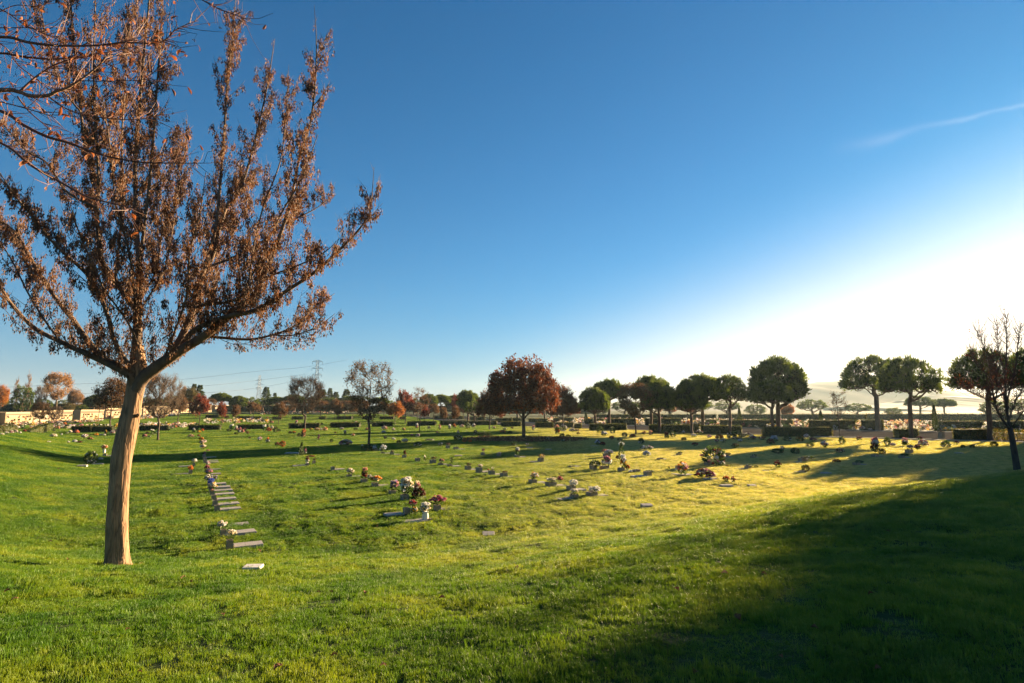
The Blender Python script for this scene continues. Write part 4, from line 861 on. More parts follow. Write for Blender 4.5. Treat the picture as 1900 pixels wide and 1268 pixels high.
        def twig(o, d, L_, w0, lev, u):
            q = [o]; dd = d.copy(); n_ = 3 if lev else 5
            for z in range(n_): dd = (dd+Vector((0, 0, .16))+rv(r)*.16).normalized(); q.append(q[-1]+dd*L_/n_)
            tw.tube(q, [w0*(1-.75*z/n_) for z in range(n_+1)], 3 if lev else 4, cap=False)
            nc = int(L_/.10*r.uniform(.5, 1.3))+(1 if r.random() < .6 else 0)
            for c in range(nc):
                f = r.uniform(.12, 1)*n_; z = min(n_-1, int(f)); s = q[z].lerp(q[z+1], f-z)
                if r.random() < DENS: cluster(s+rv(r)*.015)
            if lev == 0:
                for z in range(1, n_):
                    for _ in range(2):
                        if r.random() < .75: twig(q[z], (dd*.5+rv(r)*.8+Vector((0, 0, .35))).normalized(), r.uniform(.12, .30), w0*.55, 1, u)
        for i in range(len(pts)-1):
            seg = pts[i+1]-pts[i]; sl_ = seg.length; t0 = 0
            while t0 < sl_:
                u = (run+t0)/tot; o = pts[i]+seg*(t0/sl_); t0 += r.uniform(.05, .12)
                if u < .06: continue
                DENS = .36 if o.z < 3.2 else (.54 if o.z < 5 else .76)
                if u > .93: DENS *= .45
                tg = seg.normalized(); side = rv(r); side = (side-tg*side.dot(tg)).normalized()
                d = (tg*.55+side*.8+Vector((0, 0, .5 if o.z > 3.4 else .1))).normalized()
                if r.random() < .5 and u < .9: twig(o, d, r.uniform(.40, 1.2)*(1.15-.65*u), .0085, 0, u)
                elif r.random() < .26: twig(o, d, r.uniform(.10, .30)*(1.1-.5*u), .005, 1, u)
            run += sl_
    tag(link('twigs', tw.mesh('twigs', M_twig), e), kind='stuff'); tag(link('seed_clusters', sd.mesh('seed_clusters', M_seed), e), kind='stuff')
    # cut pale strap tied round the fork
    print('seed tree faces', len(sd.f), len(tw.f))
near_tree()

# ------------------------------------------------------------------ reddish boughs of a second tree reaching in from the left
M_redbark = mat('bark_red_twig', (.15, .065, .04), (.10, .045, .03), scale=6, rough=.6)
M_bough = mat('bark_bough', (.27, .17, .105), (.16, .10, .062), scale=6, rough=.7, bump=.4, bscale=18)
M_curl = [mat('curled_leaf', (.30, .13, .055), (.20, .085, .04), 3, trans=.35, tcol=(1.3, .9, .6)), mat('curled_leaf_dark', (.20, .075, .04), (.14, .055, .035), 3, trans=.3)]
def overhang():
    Y0 = 5.4; k = Y0/F*.76; bx, by = -6.6, 5.0; base = Vector((bx, by, zg(bx, by)-.05)); e = empty('overhanging_tree', base); r = random.Random(31)
    tag(e, 'reddish bare boughs with curled leaves reaching in at the top left corner', 'tree')
    def loc(px, py, dy=0): return at(px, py, Y0+dy)-base
    fork = Vector((.15, .05, 2.2)); b = MB(); P = catmull([(0, 0, -.1), (.03, .0, .8), (.1, .02, 1.6), tuple(fork), (.25, .1, 3.6), (.2, .2, 4.8), (.1, .2, 6.0)]); b.tube(P, list(np.linspace(.16, .05, len(P))), 14, jit=.03); link('trunk', b.mesh('trunk', M_bough, True), e)
    BR = [([(-290, 215, 18), (-120, 185, 14), (0, 168, 11), (36, 171, 10), (55, 178, 9.5), (87, 178, 9), (105, 170, 7.5), (125, 163, 6.5), (147, 150, 5.5), (170, 133, 4.5), (190, 115, 3), (202, 98, 1.5)], 0, 3.3, 0),
      ([(36, 171, 6), (60, 149, 5.5), (77, 136, 5), (102, 121, 4.5), (138, 109, 4), (170, 104, 3), (192, 89, 2.5), (226, 79, 2), (256, 74, 1.2)], .3, None, 1),
      ([(-280, 120, 15), (-120, 85, 11), (0, 69, 7.5), (53, 79, 7), (106, 85, 5.5), (177, 85, 4.5), (213, 81, 4), (234, 79, 3.5), (287, 81, 3), (309, 72, 2.5), (330, 53, 2), (368, 38, 1)], -.4, 3.6, 1),
      ([(-280, 130, 12), (-100, 100, 8), (0, 99, 6), (32, 104, 5.5), (64, 108, 5), (106, 110, 4.5), (149, 104, 3.5), (213, 95, 2.5), (262, 84, 1.2)], .5, 3.5, 1),
      ([(-280, 165, 16), (-120, 175, 12), (0, 206, 8.5), (43, 232, 8), (85, 253, 7.5), (129, 266, 6.5), (190, 288, 5), (258, 301, 4), (322, 303, 2.8), (392, 303, 1.2)], .2, 3.2, 1),
      ([(-280, 200, 14), (-120, 230, 9), (0, 265, 6.5), (57, 307, 6), (110, 337, 5.5), (159, 364, 4.5), (197, 375, 3.5), (252, 388, 1.5)], -.5, 3.0, 1),
      ([(-250, -10, 9), (-80, -5, 5), (0, 17, 3.5), (43, 45, 3), (64, 55, 2.7), (94, 67, 2), (117, 66, 1)], .3, 4.6, 1),
      ([(-250, 60, 8), (-80, 52, 4), (0, 52, 2.6), (49, 52, 2), (75, 56, 1)], -.3, 4.0, 1),
      ([(92, 181, 4), (119, 200, 3.5), (153, 213, 3), (192, 219, 2.5), (230, 222, 2.2), (270, 220, 1.8), (304, 211, 1)], .2, None, 1),
      ([(-250, 70, 7), (-80, 60, 4), (0, 81, 3), (34, 121, 2.8), (68, 147, 2.4), (92, 168, 1.2)], .6, 4.0, 1),
      ([(147, 150, 2.5), (192, 151, 2.3), (226, 150, 2), (260, 149, 1.8), (283, 136, 1.4), (302, 123, .8)], -.2, None, 1),
      ([(32, 179, 4), (53, 206, 3.2), (85, 234, 2.6), (118, 264, 1.5)], .3, None, 1), ([(-250, -160, 9), (60, -110, 6), (250, -60, 4.5), (330, -25, 3.6), (375, 0, 3), (402, 15, 2.6), (436, 28, 2), (462, 38, 1)], .1, 5.2, 1),
      ([(-260, 170, 6), (-60, 178, 4), (0, 189, 3), (60, 205, 2.4), (104, 219, 1.4)], -.7, 3.3, 1), ([(0, 22, 2.4), (30, 10, 2.2), (70, 12, 2), (95, 2, 1.2)], 0, None, 1)]
    tw = MB(); lv = MB(); bs = MB()
    for pp, dz, joinz, red in BR:
        pts3 = [tuple(loc(a, b_, dz*(i/len(pp))))+(c,) for i, (a, b_, c) in enumerate(pp)]
        if joinz: pts3 = [(.2, .1, joinz-base.z*0+.2, pp[0][2]*1.15)]+pts3
        Q = catmull(pts3, per=5); pts = [Vector(q[:3]) for q in Q]; rad = [q[3]*k/2 for q in Q]; b = MB(); b.tube(pts, rad, 9, jit=.04); link('bough', b.mesh('bough', M_redbark if red else M_bough, True), e)
        for i in range(8, len(pts)-1):
            for q in range(2):
                if r.random() < .25: continue
                tg = (pts[i+1]-pts[i]).normalized(); s = rv(r); d = (tg*.6+(s-tg*s.dot(tg))*.8+Vector((0, 0, .1))).normalized(); L_ = r.uniform(.08, .42)
                q1 = pts[i]+d*L_*.5+rv(r)*.02; q2 = q1+(d+rv(r)*.5).normalized()*L_*.5; tw.tube([pts[i], q1, q2], [.0034, .0026, .0014], 4, cap=False)
                if r.random() < .42:
                    # a curled, hanging leaf: three bent segments
                    p = q2; d = (Vector((r.gauss(0, .5), r.gauss(0, .5), -.8))).normalized(); w = rv(r).cross(d).normalized(); nn = w.cross(d); ln = r.uniform(.045, .085); wd = ln*r.uniform(.15, .3); prev = None; mi = 0 if r.random() < .6 else 1
                    for z in range(6):
                        f = z/5; c = p+d*ln*f+nn*(ln*.45*math.sin(f*2.4)); ww = w*wd*math.sin(math.pi*(f*.9+.08)); cur = (tuple(c-ww), tuple(c+nn*wd*.4), tuple(c+ww))
                        if prev: lv.quad(prev[0], prev[1], cur[1], cur[0], mi); lv.quad(prev[1], prev[2], cur[2], cur[1], mi)
                        prev = cur
                elif r.random() < .22:
                    p2 = q2+Vector((r.gauss(0, .015), 0, -.07)); bs.tube([q2, p2], [.001, .001], 3, cap=False)
                    for z in range(3):
                        c = p2+rv(r)*.016; bs.tube([c+Vector((0, 0, -.006)), c, c+Vector((0, 0, .006))], [.002, .0065, .002], 6)
    tag(link('twigs', tw.mesh('twigs', M_redbark), e), kind='stuff'); tag(link('leaves', lv.mesh('leaves', M_curl), e), kind='stuff'); tag(link('berries', bs.mesh('berries', mat('berry', (.05, .04, .05), (.03, .02, .03))), e), kind='stuff')
overhang()
# ------------------------------------------------------------------ graves: stone slabs with a flower box, and the flowers standing in them
M_stone = mat('grey_granite', (.29, .235, .165), (.215, .175, .125), scale=9, rough=.75, bump=.25, bscale=40, c3=(.33, .275, .20), s3=2)
M_slab = mat('pale_slab', (.36, .33, .29), (.29, .27, .24), scale=7, rough=.6, bump=.15, bscale=30, c3=(.42, .39, .34), s3=1.5)
M_hole = mat('box_soil', (.05, .035, .025), (.03, .022, .016), 8)
M_wvase = mat('white_vase', (.72, .69, .62), (.62, .59, .53), 3, rough=.5)
M_leaf = [mat('bouquet_leaf', (.045, .085, .022), (.028, .055, .014), 4, .6, trans=.3, tcol=(1.4, 1.3, .6)), mat('bouquet_leaf_pale', (.11, .15, .05), (.08, .11, .035), 4, .6, trans=.3)]
GYAW = R(30.5)
def stone_box():
    b = MB(); o = .5; i = .36; H = 1.0
    b.box(-o, o, -o, o, -.2, .12, 0)                                # foot
    q = .46
    for x0, x1, y0, y1 in ((-q, -i, -q, q), (i, q, -q, q), (-i, i, -q, -i), (-i, i, i, q)): b.box(x0, x1, y0, y1, .125, H, 0)
    b.box(-i, i, -i, i, .125, H*.86, 1); return b.mesh('flower_box', [M_stone, M_hole])
ME_BOX = stone_box()
def slab_mesh():
    b = MB(); b.box(0, 1, -.5, .5, -.5, .8, 0); b.box(.012, .988, -.49, .49, .802, 1.0, 0, taper=.012)
    b.box(.40, .408, -.47, .47, 1.002, 1.012, 1); return b.mesh('slab', [M_slab, M_stone])
ME_SLAB = slab_mesh()
def petals(b, c, r, mi, rr, n=11):
    c = Vector(c); off = rv(rr)
    for i in range(n):
        d = rv(rr); d.z = abs(d.z)*.9-.25; d.normalize(); u = d.cross(rv(rr)).normalized(); w = d.cross(u); p = c+d*r*rr.uniform(.45, .8); s = r*rr.uniform(.42, .62)
        u = (u+d*rr.uniform(-.1, .5)).normalized(); b.quad(tuple(p-u*s-w*s*.6), tuple(p+u*s*.2-w*s), tuple(p+u*s+w*s*.4+d*s*.3), tuple(p-u*s*.3+w*s), mi)
BQ = {}
def bouquet_meshes(cols, form, seed=0):
    key = (tuple(cols), form, seed)
    if key in BQ: return BQ[key]
    r = random.Random(hash(str(key)) % 9973 if False else sum(map(ord, str(key)))); fl = MB(); lf = MB(); mats = [PET[c] for c in cols]
    nb, br = {'dome': (44, .115), 'ball': (70, .10), 'mound': (74, .10), 'tall': (36, .12), 'loose': (24, .12), 'bush': (22, .085), 'cone': (44, .045), 'spike': (9, .10), 'wreath': (40, .11), 'pair': (44, .12)}[form]
    green = {'dome': 70, 'ball': 40, 'mound': 80, 'tall': 90, 'loose': 80, 'bush': 300, 'cone': 240, 'spike': 60, 'wreath': 50, 'pair': 36}[form]
    for i in range(nb):
        d = rv(r); mi = r.randrange(len(cols))
        if form == 'dome': d.z = abs(d.z)-.15; q_ = r.uniform(.75, 1.12); p = Vector((d.x*.38*q_, d.y*.38*q_, .48+d.z*.40*q_))
        elif form == 'ball': p = Vector((d.x*.40, d.y*.40, .55+d.z*.36))
        elif form == 'mound': d.z = abs(d.z); p = Vector((d.x*.43, d.y*.43, .28+d.z*.58)); 
        elif form == 'tall': f = r.random(); p = Vector((d.x*.36*(1-.5*f), d.y*.36*(1-.5*f), .30+.62*f)); mi = min(len(cols)-1, int((1-f)*len(cols)+r.gauss(0, .25))) if len(cols) > 1 else 0; mi = max(0, mi)
        elif form == 'loose': p = Vector((d.x*.42, d.y*.42, .45+.45*abs(d.z)))
        elif form in ('bush', 'cone'): p = Vector((d.x*.46, d.y*.46, .45+.42*d.z)) if form == 'bush' else Vector((d.x*.36, d.y*.36, .2+.14*d.z))
        elif form == 'spike': p = Vector((d.x*.3, d.y*.3, .5+.5*r.random()))
        elif form == 'wreath': a = r.uniform(0, 6.28); p = Vector((math.cos(a)*.36, .06*d.y, .5+math.sin(a)*.38))
        else: s = -1 if i % 2 else 1; mi = (0 if s < 0 else len(cols)-1); p = Vector((s*.24+d.x*.2, d.y*.2, .6+d.z*.28))
        petals(fl, p, br*r.uniform(.75, 1.25), mi, r)
    for i in range(green):
        d = rv(r)
        if form == 'cone': f = r.random()**.8; a = r.uniform(0, 6.28); q = .42*(1-f)+.03; p = Vector((math.cos(a)*q, math.sin(a)*q, .05+.9*f)); dd = Vector((math.cos(a), math.sin(a), 1.3)); ln = .2
        elif form == 'bush': p = Vector((d.x*.40, d.y*.40, .45+d.z*.42)); p = Vector((p.x*(q_ := r.uniform(.25, 1)**.6), p.y*q_, .45+(p.z-.45)*q_)); dd = d+Vector((0, 0, .7)); ln = .22
        else: q_ = r.uniform(.05, .34); p = Vector((d.x*q_, d.y*q_, r.uniform(.05, .62))); dd = Vector((d.x*.8, d.y*.8, .7 if form != 'spike' else 2.2)); ln = r.uniform(.16, .32)
        lf.leaf(p, dd.normalized(), rv(r), ln, ln*.42, 0 if r.random() < .7 else 1)
    A = fl.mesh('blooms', mats); B = lf.mesh('leaves', M_leaf)
    J = MB(); J.v = fl.v+lf.v; n = len(fl.v); J.f = fl.f+[tuple(i+n for i in f) for f in lf.f]; J.m = fl.m+[m+len(mats) for m in lf.m]
    BQ[key] = (A, B, J.mesh('bouquet', mats+M_leaf)); return BQ[key]
def small_vase():
    b = MB(); P = [(0, 0, 0), (0, 0, .12), (0, 0, .5), (0, 0, .85), (0, 0, 1)]; b.tube(P, [.34, .42, .5, .42, .48], 12); return b.mesh('vase', M_wvase, True)
ME_VASE = small_vase()

CN = dict(darkred='dark red', paleblue='pale blue')
CAT = dict(cone='green shrub')
FN = dict(dome='bouquet', ball='round bouquet', mound='flower mound', tall='tall bouquet', loose='loose bouquet', bush='leafy bush', cone='cone shrub', spike='flower spikes', wreath='flower wreath', pair='twin bouquet')
LMK = [(75, 795, 'the bare wall trees'), (206, 800, 'the big near trunk'), (294, 816, 'the small bare tree'), (378, 830, 'the long left grave row'), (470, 797, 'the colourful cluster hedge'), (566, 797, 'the vase shaped bare tree'), (687, 828, 'the sparse leaved tree'), (779, 800, 'the thin bare tree'), (866, 800, 'the brown saplings'), (977, 815, 'the big red oak'), (1060, 800, 'the right russet oak'), (1180, 805, 'the brown topped tree'), (1250, 804, 'the long roadside hedge'), (1340, 806, 'the hedge under the open pine'), (1482, 811, 'the longest near hedge'), (1556, 812, 'the young roadside tree'), (1687, 813, 'the square hedge stump'), (1812, 817, 'the see through hedge'), (1887, 873, 'the right edge tree')]
FLOWERS = []        # gathered first, labelled together afterwards
def auto_phrase(px, py, words):
    l = min(LMK, key=lambda q: abs(q[0]-px)+abs(q[1]-py)*.35); dx = px-l[0]
    rel = ('in front of' if py > l[1] else 'behind') if abs(dx) < 11 else ('left of' if dx < 0 else 'right of')
    return words, rel, l[2]
def put_box(px, py, w, h, slab, label, cat='grave', deep=.42):
    p = ground(px, py); k = p.y/F; e = empty('grave', p, GYAW+rng.uniform(-.05, .05))
    ww = w*k*.92*cosx(px); hh = h*k
    if w: o = link('flower_box', ME_BOX, e); o.scale = (ww*.95, min(ww*1.15, .34)*.9+.02, hh); o.location = (0, ww*.45, 0)
    if slab:
        d, ln = slab; o = link('slab', ME_SLAB, e); s = 1 if d == 'R' else -1; L_ = ln*k/.93
        o.scale = (L_*s, deep*1.15, .085); o.location = ((ww*.52)*s, .16, -.02)
    tag(e, label, cat, 'graves on the lawn'); return e
def put_flower(px, py, w, h, cols, form, label=None, seed=0, zlift=0.0, pot=None, dy=0, big=None):
    """w, h in photo pixels; py = row where it stands; zlift = px it stands above the ground (in a box)"""
    p = ground(px, py); p.y += dy; k = p.y/F; A, B, J = bouquet_meshes(cols, form, seed)
    q_ = 1.12 if w < 17 else 1.0; ww = w*k*cosx(px)*q_; hh = h*k*(1+(q_-1)*.6); z = p.z+zlift*k
    if big or (big is None and w*h > 70):
        e = empty('flowers', (p.x, p.y, z), rng.uniform(0, 6.28))
        if pot:
            hp = pot*k; v = link('vase', ME_VASE, e); v.scale = (max(.12, ww*.42),)*2+(hp,)
        o = link('blooms', A, e); o.scale = (ww, ww, hh-(pot or 0)*k*.7); o.location.z = (pot or 0)*k*.7
        if form == 'cone': o['kind'] = 'stuff'
        q = link('leaves', B, e); q.scale = o.scale; q.location = o.location
        if form in ('wreath', 'pair'): e.rotation_euler.z = rng.uniform(-.3, .3)
    else:
        e = link('flowers', J); e.location = (p.x, p.y, z); e.scale = (ww, ww, hh); e.rotation_euler.z = rng.uniform(0, 6.28)
    col = ' and '.join(CN.get(c, c) for c in cols[:2]); FLOWERS.append([e, px, py, label, f'{col} {FN[form]}', 'shrub' if form == 'cone' else ('bush' if form == 'bush' else 'flowers')]); return e

# ---- nearest graves, one by one
put_box(426, 1020, 15, 16, ('R', 46), 'front grave of the left row, grey box and pale slab'); put_flower(427, 1018, 22, 20, ['white', 'cream'], 'loose', 'white and cream flowers in the front box of the left row', zlift=14)
put_box(414.5, 996, 13, 12, ('R', 46), 'second grave from the front in the left row with wide slab'); put_flower(411, 995, 20, 19, ['white', 'white', 'cream'], 'dome', 'white flower dome in the second box of the left row', zlift=10)
put_box(409, 981, 12, 11, ('R', 40), 'third grave from the front of the left row, box hidden by white flowers')
for i, (x, y, ln) in enumerate([(402.5, 949.5, 33), (399, 940, 33), (396.5, 930, 30), (393.5, 921, 30), (392, 914, 29), (390, 907.5, 27), (388.5, 901, 22)]):
    put_box(x, y, 11.5-.35*i, 11-.4*i, ('R', ln), ['left row grave just beyond the gap, bare grey box', 'second left row grave beyond the gap, bare grey box', 'third left row grave beyond the gap with pink sprig', 'fourth left row grave beyond the gap', 'fifth left row grave beyond the gap, under the yellow bouquet', 'sixth left row grave beyond the gap, under the blue flowers', 'seventh left row grave beyond the gap, under lilac flowers'][i])
for i, (x, y, ln) in enumerate([(387, 882, 16), (385.5, 873.5, 18), (381, 860, 18), (380, 857, 17), (378.5, 850.5, 16)]): put_box(x, y, 7.5, 7, ('R', ln), ['left row grave under the white green bouquet', 'left row grave under the pink bouquets', 'nearest of three shaded graves in the left row', 'middle of three shaded graves in the left row', 'farthest of three shaded graves in the left row'][i], deep=.36)
for a in [(395, 913, 17, 16, ['yellow', 'cream', 'white'], 'dome', 'yellow and white bouquet beside the blue flowers in the left row', 3), (391, 904, 12, 13, ['blue'], 'ball', 'bright blue flower ball in the left row', 3), (396, 899, 15, 15, ['lilac', 'lime'], 'loose', 'lilac and lime bouquet behind the blue flowers', 2), (386, 896, 15, 14, ['white', 'green', 'cream'], 'dome', 'white bouquet left of the blue flowers', 1), (387, 884, 14, 12, ['pink', 'lilac'], 'dome', 'pink and lilac bouquet behind the blue flowers', 2), (384, 876, 12, 11, ['pink', 'red'], 'dome', 'pinkish red bouquet midway up the left row', 2), (385, 868, 9, 10, ['pink', 'white'], 'dome', 'small pale pink bouquet midway up the left row', 2), (392, 921, 7, 5, ['peach', 'pink'], 'dome', 'tiny pink sprig on a bare box of the left row', 8),
          (379, 849, 7, 8, ['pink', 'darkred'], 'dome', 'pink bouquet on the shaded graves of the left row', 3), (376, 836, 13, 11, ['peach', 'cream', 'white'], 'dome', 'peach and cream bouquet at the shade edge of the left row', 1), (375, 827, 11, 9, ['red', 'white', 'peach'], 'dome', 'red and white bouquet in the far half of the left row', 1), (373, 820, 10, 9, ['yellow', 'red'], 'dome', 'yellow and red bouquet in the far half of the left row', 0), (379, 822, 8, 6, ['white', 'pink'], 'mound', 'white and pink mound right of the left row', 0), (386, 838, 6, 4, ['peach'], 'mound', 'peach flowers lying right of the left row', 0), (369, 812, 6, 6, ['orange', 'brown'], 'dome', 'orange bouquet near the far end of the left row', 0), (360, 804, 8, 9, ['white', 'lime'], 'tall', 'white and lime bouquet before the hedge at the left row end', 0), (369, 805, 8, 10, ['lime', 'yellow'], 'tall', 'yellow green bouquet before the hedge at the left row end', 0), (376, 801, 5, 5, ['orange'], 'ball', 'orange ball before the hedge at the left row end', 0), (354, 812, 11, 6, ['pink', 'cream'], 'mound', 'pinkish cream mound left of the left row end', 0)]:
    put_flower(*a[:6], a[6], zlift=a[7])
put_box(353.5, 881, 8, 8, ('L', 25), 'grave with orange flowers left of the left row'); put_flower(353, 880.5, 10, 10, ['orange', 'orange', 'yellow'], 'ball', 'bright orange flowers left of the left row', zlift=6)
put_box(359.5, 866.5, 6, 7, ('L', 20), 'grave with cream flowers left of the left row'); put_flower(359.5, 866, 11, 10, ['cream', 'white'], 'dome', 'cream white flowers on a box left of the left row', zlift=5)
put_box(170, 863, 0, 0, ('R', 16), 'slab beneath the pale wreath left of the near trunk'); put_flower(168, 862, 27, 25, ['paleblue', 'white', 'green'], 'bush', 'pale bluish green wreath with white flowers left of the near trunk')
put_box(142, 866, 0, 0, ('R', 14), 'small slab left of the pale wreath'); put_flower(186, 854, 10, 5, ['white'], 'mound', 'white flowers lying beside the pale wreath')
put_flower(193, 842, 13, 16, ['cream', 'orange', 'peach'], 'dome', 'cream and orange bouquet in a white vase left of the near trunk', pot=8); put_box(194, 847.5, 9, 5, ('R', 12), 'dark low grave box under the cream and orange bouquet')
# centre row, far to near
put_box(570.5, 865, 7, 5, ('L', 20), 'grave with a small white vase left of the centre row'); put_flower(570, 864, 9, 15, ['brown', 'red', 'white'], 'tall', 'brownish red flowers in a white vase left of the centre row', pot=7)
put_box(583, 862.5, 6.5, 7, None, 'small bare grey box right of the white vase grave'); put_flower(583, 862, 6, 5, ['brown', 'green'], 'loose', 'dry sprig on the small bare grey box', zlift=6)
put_flower(559, 847, 9, 23, ['green'], 'cone', 'dark green cone shrub with pink flowers at its foot', big=True); put_flower(566, 845, 7, 11, ['pink', 'white'], 'tall', 'pink and white bouquet against the cone shrub'); put_flower(576, 849, 16, 4, ['darkred', 'red'], 'mound', 'low dark red wreath right of the cone shrub')
put_box(618, 873.5, 7.5, 7, ('R', 17), 'bare grey grave box, farthest of the centre row')
put_box(649, 887, 10.5, 5.5, ('R', 15), 'centre row grave under the white bouquet'); put_flower(650, 886.5, 15, 14, ['white', 'cream'], 'dome', 'white bouquet, second of the centre row', zlift=4)
put_box(677, 896, 13, 6.5, None, 'centre row grave under the tall reddish bouquet'); put_flower(676, 895.5, 15, 21, ['peach', 'brown', 'red'], 'tall', 'tall reddish bouquet in the centre row', zlift=5); put_flower(685, 892, 10, 12, ['white', 'cream'], 'dome', 'white bouquet against the tall reddish bouquet')
put_box(697, 904, 13, 7, ('R', 18), 'centre row grave under the yellow orange dome'); put_flower(698, 903.5, 23, 17, ['yellow', 'orange', 'cream'], 'dome', 'yellow orange flower dome in the centre row', zlift=5)
put_box(730, 918, 13, 7, None, 'centre row grave under the pink cream bouquet'); put_flower(731, 917.5, 22, 23, ['pink', 'cream', 'lilac'], 'dome', 'pink and cream bouquet left of the biggest bouquet', zlift=5)
put_box(753, 929, 15, 10, None, 'centre row grave under the biggest bouquet'); put_flower(754, 928.5, 34, 33, ['white', 'cream', 'white', 'white'], 'tall', 'biggest white and cream rose bouquet of the centre row', zlift=8); put_flower(751, 928, 10, 7, ['magenta'], 'ball', 'single magenta bloom topping the biggest bouquet', zlift=33)
put_flower(777, 925, 25, 21, ['darkred', 'darkred', 'brown'], 'mound', 'dark red mound right of the biggest bouquet'); put_flower(774, 923, 18, 26, ['cream', 'pink', 'white'], 'tall', 'cream and pink bouquet behind the dark red mound', zlift=4); put_box(775, 926, 10, 3, ('R', 10), 'low grave under the dark red mound')
put_box(756, 956, 13, 12, ('L', 30), 'white box grave with blue grey slab, left of the white vase'); put_flower(765, 951, 19, 15, ['pink', 'red', 'pink'], 'dome', 'pinkish red bouquet above the white box grave', zlift=9); put_flower(768, 956.5, 15, 15, ['yellow', 'white', 'green'], 'dome', 'yellow and white flowers beside the white box grave')
put_box(797, 968, 9, 5, ('L', 42), 'nearest grave of the centre row with a long grey slab'); put_flower(789, 967.5, 29, 34, ['white', 'cream'], 'tall', 'white and cream flowers in a white vase, nearest of the centre row', pot=17)
put_box(813, 949.5, 13, 11, ('R', 30), 'centre row grave under the magenta pink dome'); put_flower(812, 948.5, 31, 20, ['magenta', 'pink'], 'dome', 'magenta pink flower dome at the end of the centre row', zlift=10)
def lone(px, py, w, d, label, tilt=0, th=.10):
    p = ground(px, py); k = p.y/F; o = link('grave_slab', ME_SLAB); o.location = (p.x-w*k/2, p.y+d*.4, p.z+.01); o.scale = (w*k, d, th); o.rotation_euler = (R(tilt), 0, R(4)); tag(o, label, 'slab', 'bare slabs in the grass')
lone(465, 1060, 31, .20, 'white slab alone at the foot of the near bank', 3, .06); COL.objects['grave_slab'].material_slots[0].link = 'OBJECT'; COL.objects['grave_slab'].material_slots[0].material = M_wvase; lone(906, 998, 22, .34, 'single tilted grey slab on the grass below the centre row', 7, .09); lone(1202, 943, 20, .3, 'single grey slab on the sunlit grass right of the white bouquets', 6); lone(1398, 905, 14, .3, 'small stone on the sunlit grass right of the red twins', 5)
lone(1536, 881, 14, .4, 'dark slab in the shade left of the dim red flowers grave', 0); lone(540, 843, 24, .6, 'pair of thin pale slabs in the shade left of the cone shrub'); lone(1740, 818, 16, .4, 'grey slab in the sun before the stone post'); lone(1783, 843, 12, .4, 'small grey slab in the sun right of the planter'); lone(983, 833, 12, .4, 'pale slab in the shade before the big red oak'); lone(1018, 836, 11, .4, 'thin pale slab in the shade right of the oak trunk'); lone(850, 848, 14, .4, 'pale slab in the shade left of the big red oak'); lone(1345, 850, 26, .5, 'grey slab behind the big green bush'); lone(1350, 905, 0.1+22, .3, 'thin slab under the red twin flowers')
# row right of centre
for i, (x, y, w, h, ln) in enumerate([(870, 874, 10.5, 9, 11), (891, 878, 11, 10, 15), (914, 883, 11, 9, 12), (937.5, 888, 13, 9.5, 18)]): put_box(x, y, w, h, ('R', ln), ['first of four plain grey boxes in a slanting row', 'second of four plain grey boxes in a slanting row', 'third of four plain grey boxes, with white candles', 'fourth of four plain grey boxes in a slanting row'][i])
for x, y, w, h, c, f, z, lb in [(870, 873.5, 9, 6, ['brown', 'green'], 'loose', 8, 'dry brown sprigs in the first plain box'), (891, 877.5, 9, 6, ['white', 'peach'], 'loose', 9, 'small white sprigs in the second plain box'), (914, 882.5, 7, 7, ['white'], 'spike', 8, 'white candles in the third plain box'), (937, 887.5, 10, 4, ['brown'], 'loose', 9, 'dry sprigs in the fourth plain box'), (906, 874, 4, 4, ['red', 'orange'], 'dome', 0, 'tiny red flower behind the third plain box')]: put_flower(x, y, w, h, c, f, lb, zlift=z)
put_box(991.5, 899, 14, 8.5, ('R', 19), 'grave under the white and yellow bouquet right of the plain boxes'); put_flower(991.5, 898.5, 15.5, 15, ['white', 'white', 'cream', 'yellow'], 'dome', 'white and yellow bouquet right of the plain boxes', zlift=7)
put_box(1027, 904.5, 22, 8.5, ('R', 14), 'wide grave box with white and red flowers'); put_flower(1024, 904, 21, 12, ['white', 'cream', 'lime'], 'dome', 'white flowers in the wide grave box', zlift=7); put_flower(1039, 903, 12, 13, ['red', 'pink'], 'dome', 'red flower ball at the right end of the wide grave box', zlift=6)
put_box(1064, 912.5, 16, 10, ('R', 19), 'grave under the round white bloom'); put_flower(1064.5, 912, 15, 13, ['white'], 'ball', 'round white bloom on a box, behind the loose white bouquet', zlift=8)
put_box(1069, 926.5, 14, 8, ('L', 28), 'grave with slab pointing left, under the loose white bouquet'); put_flower(1065, 926, 16, 12, ['white', 'cream'], 'loose', 'loose white bouquet above the slab pointing left', zlift=6)
put_box(1104, 923.5, 22, 9.5, ('R', 18), 'nearest grave of the right slanting row'); put_flower(1103, 923, 22, 14, ['white', 'white'], 'pair', 'two white flower heads in the nearest box of the right slanting row', zlift=7)
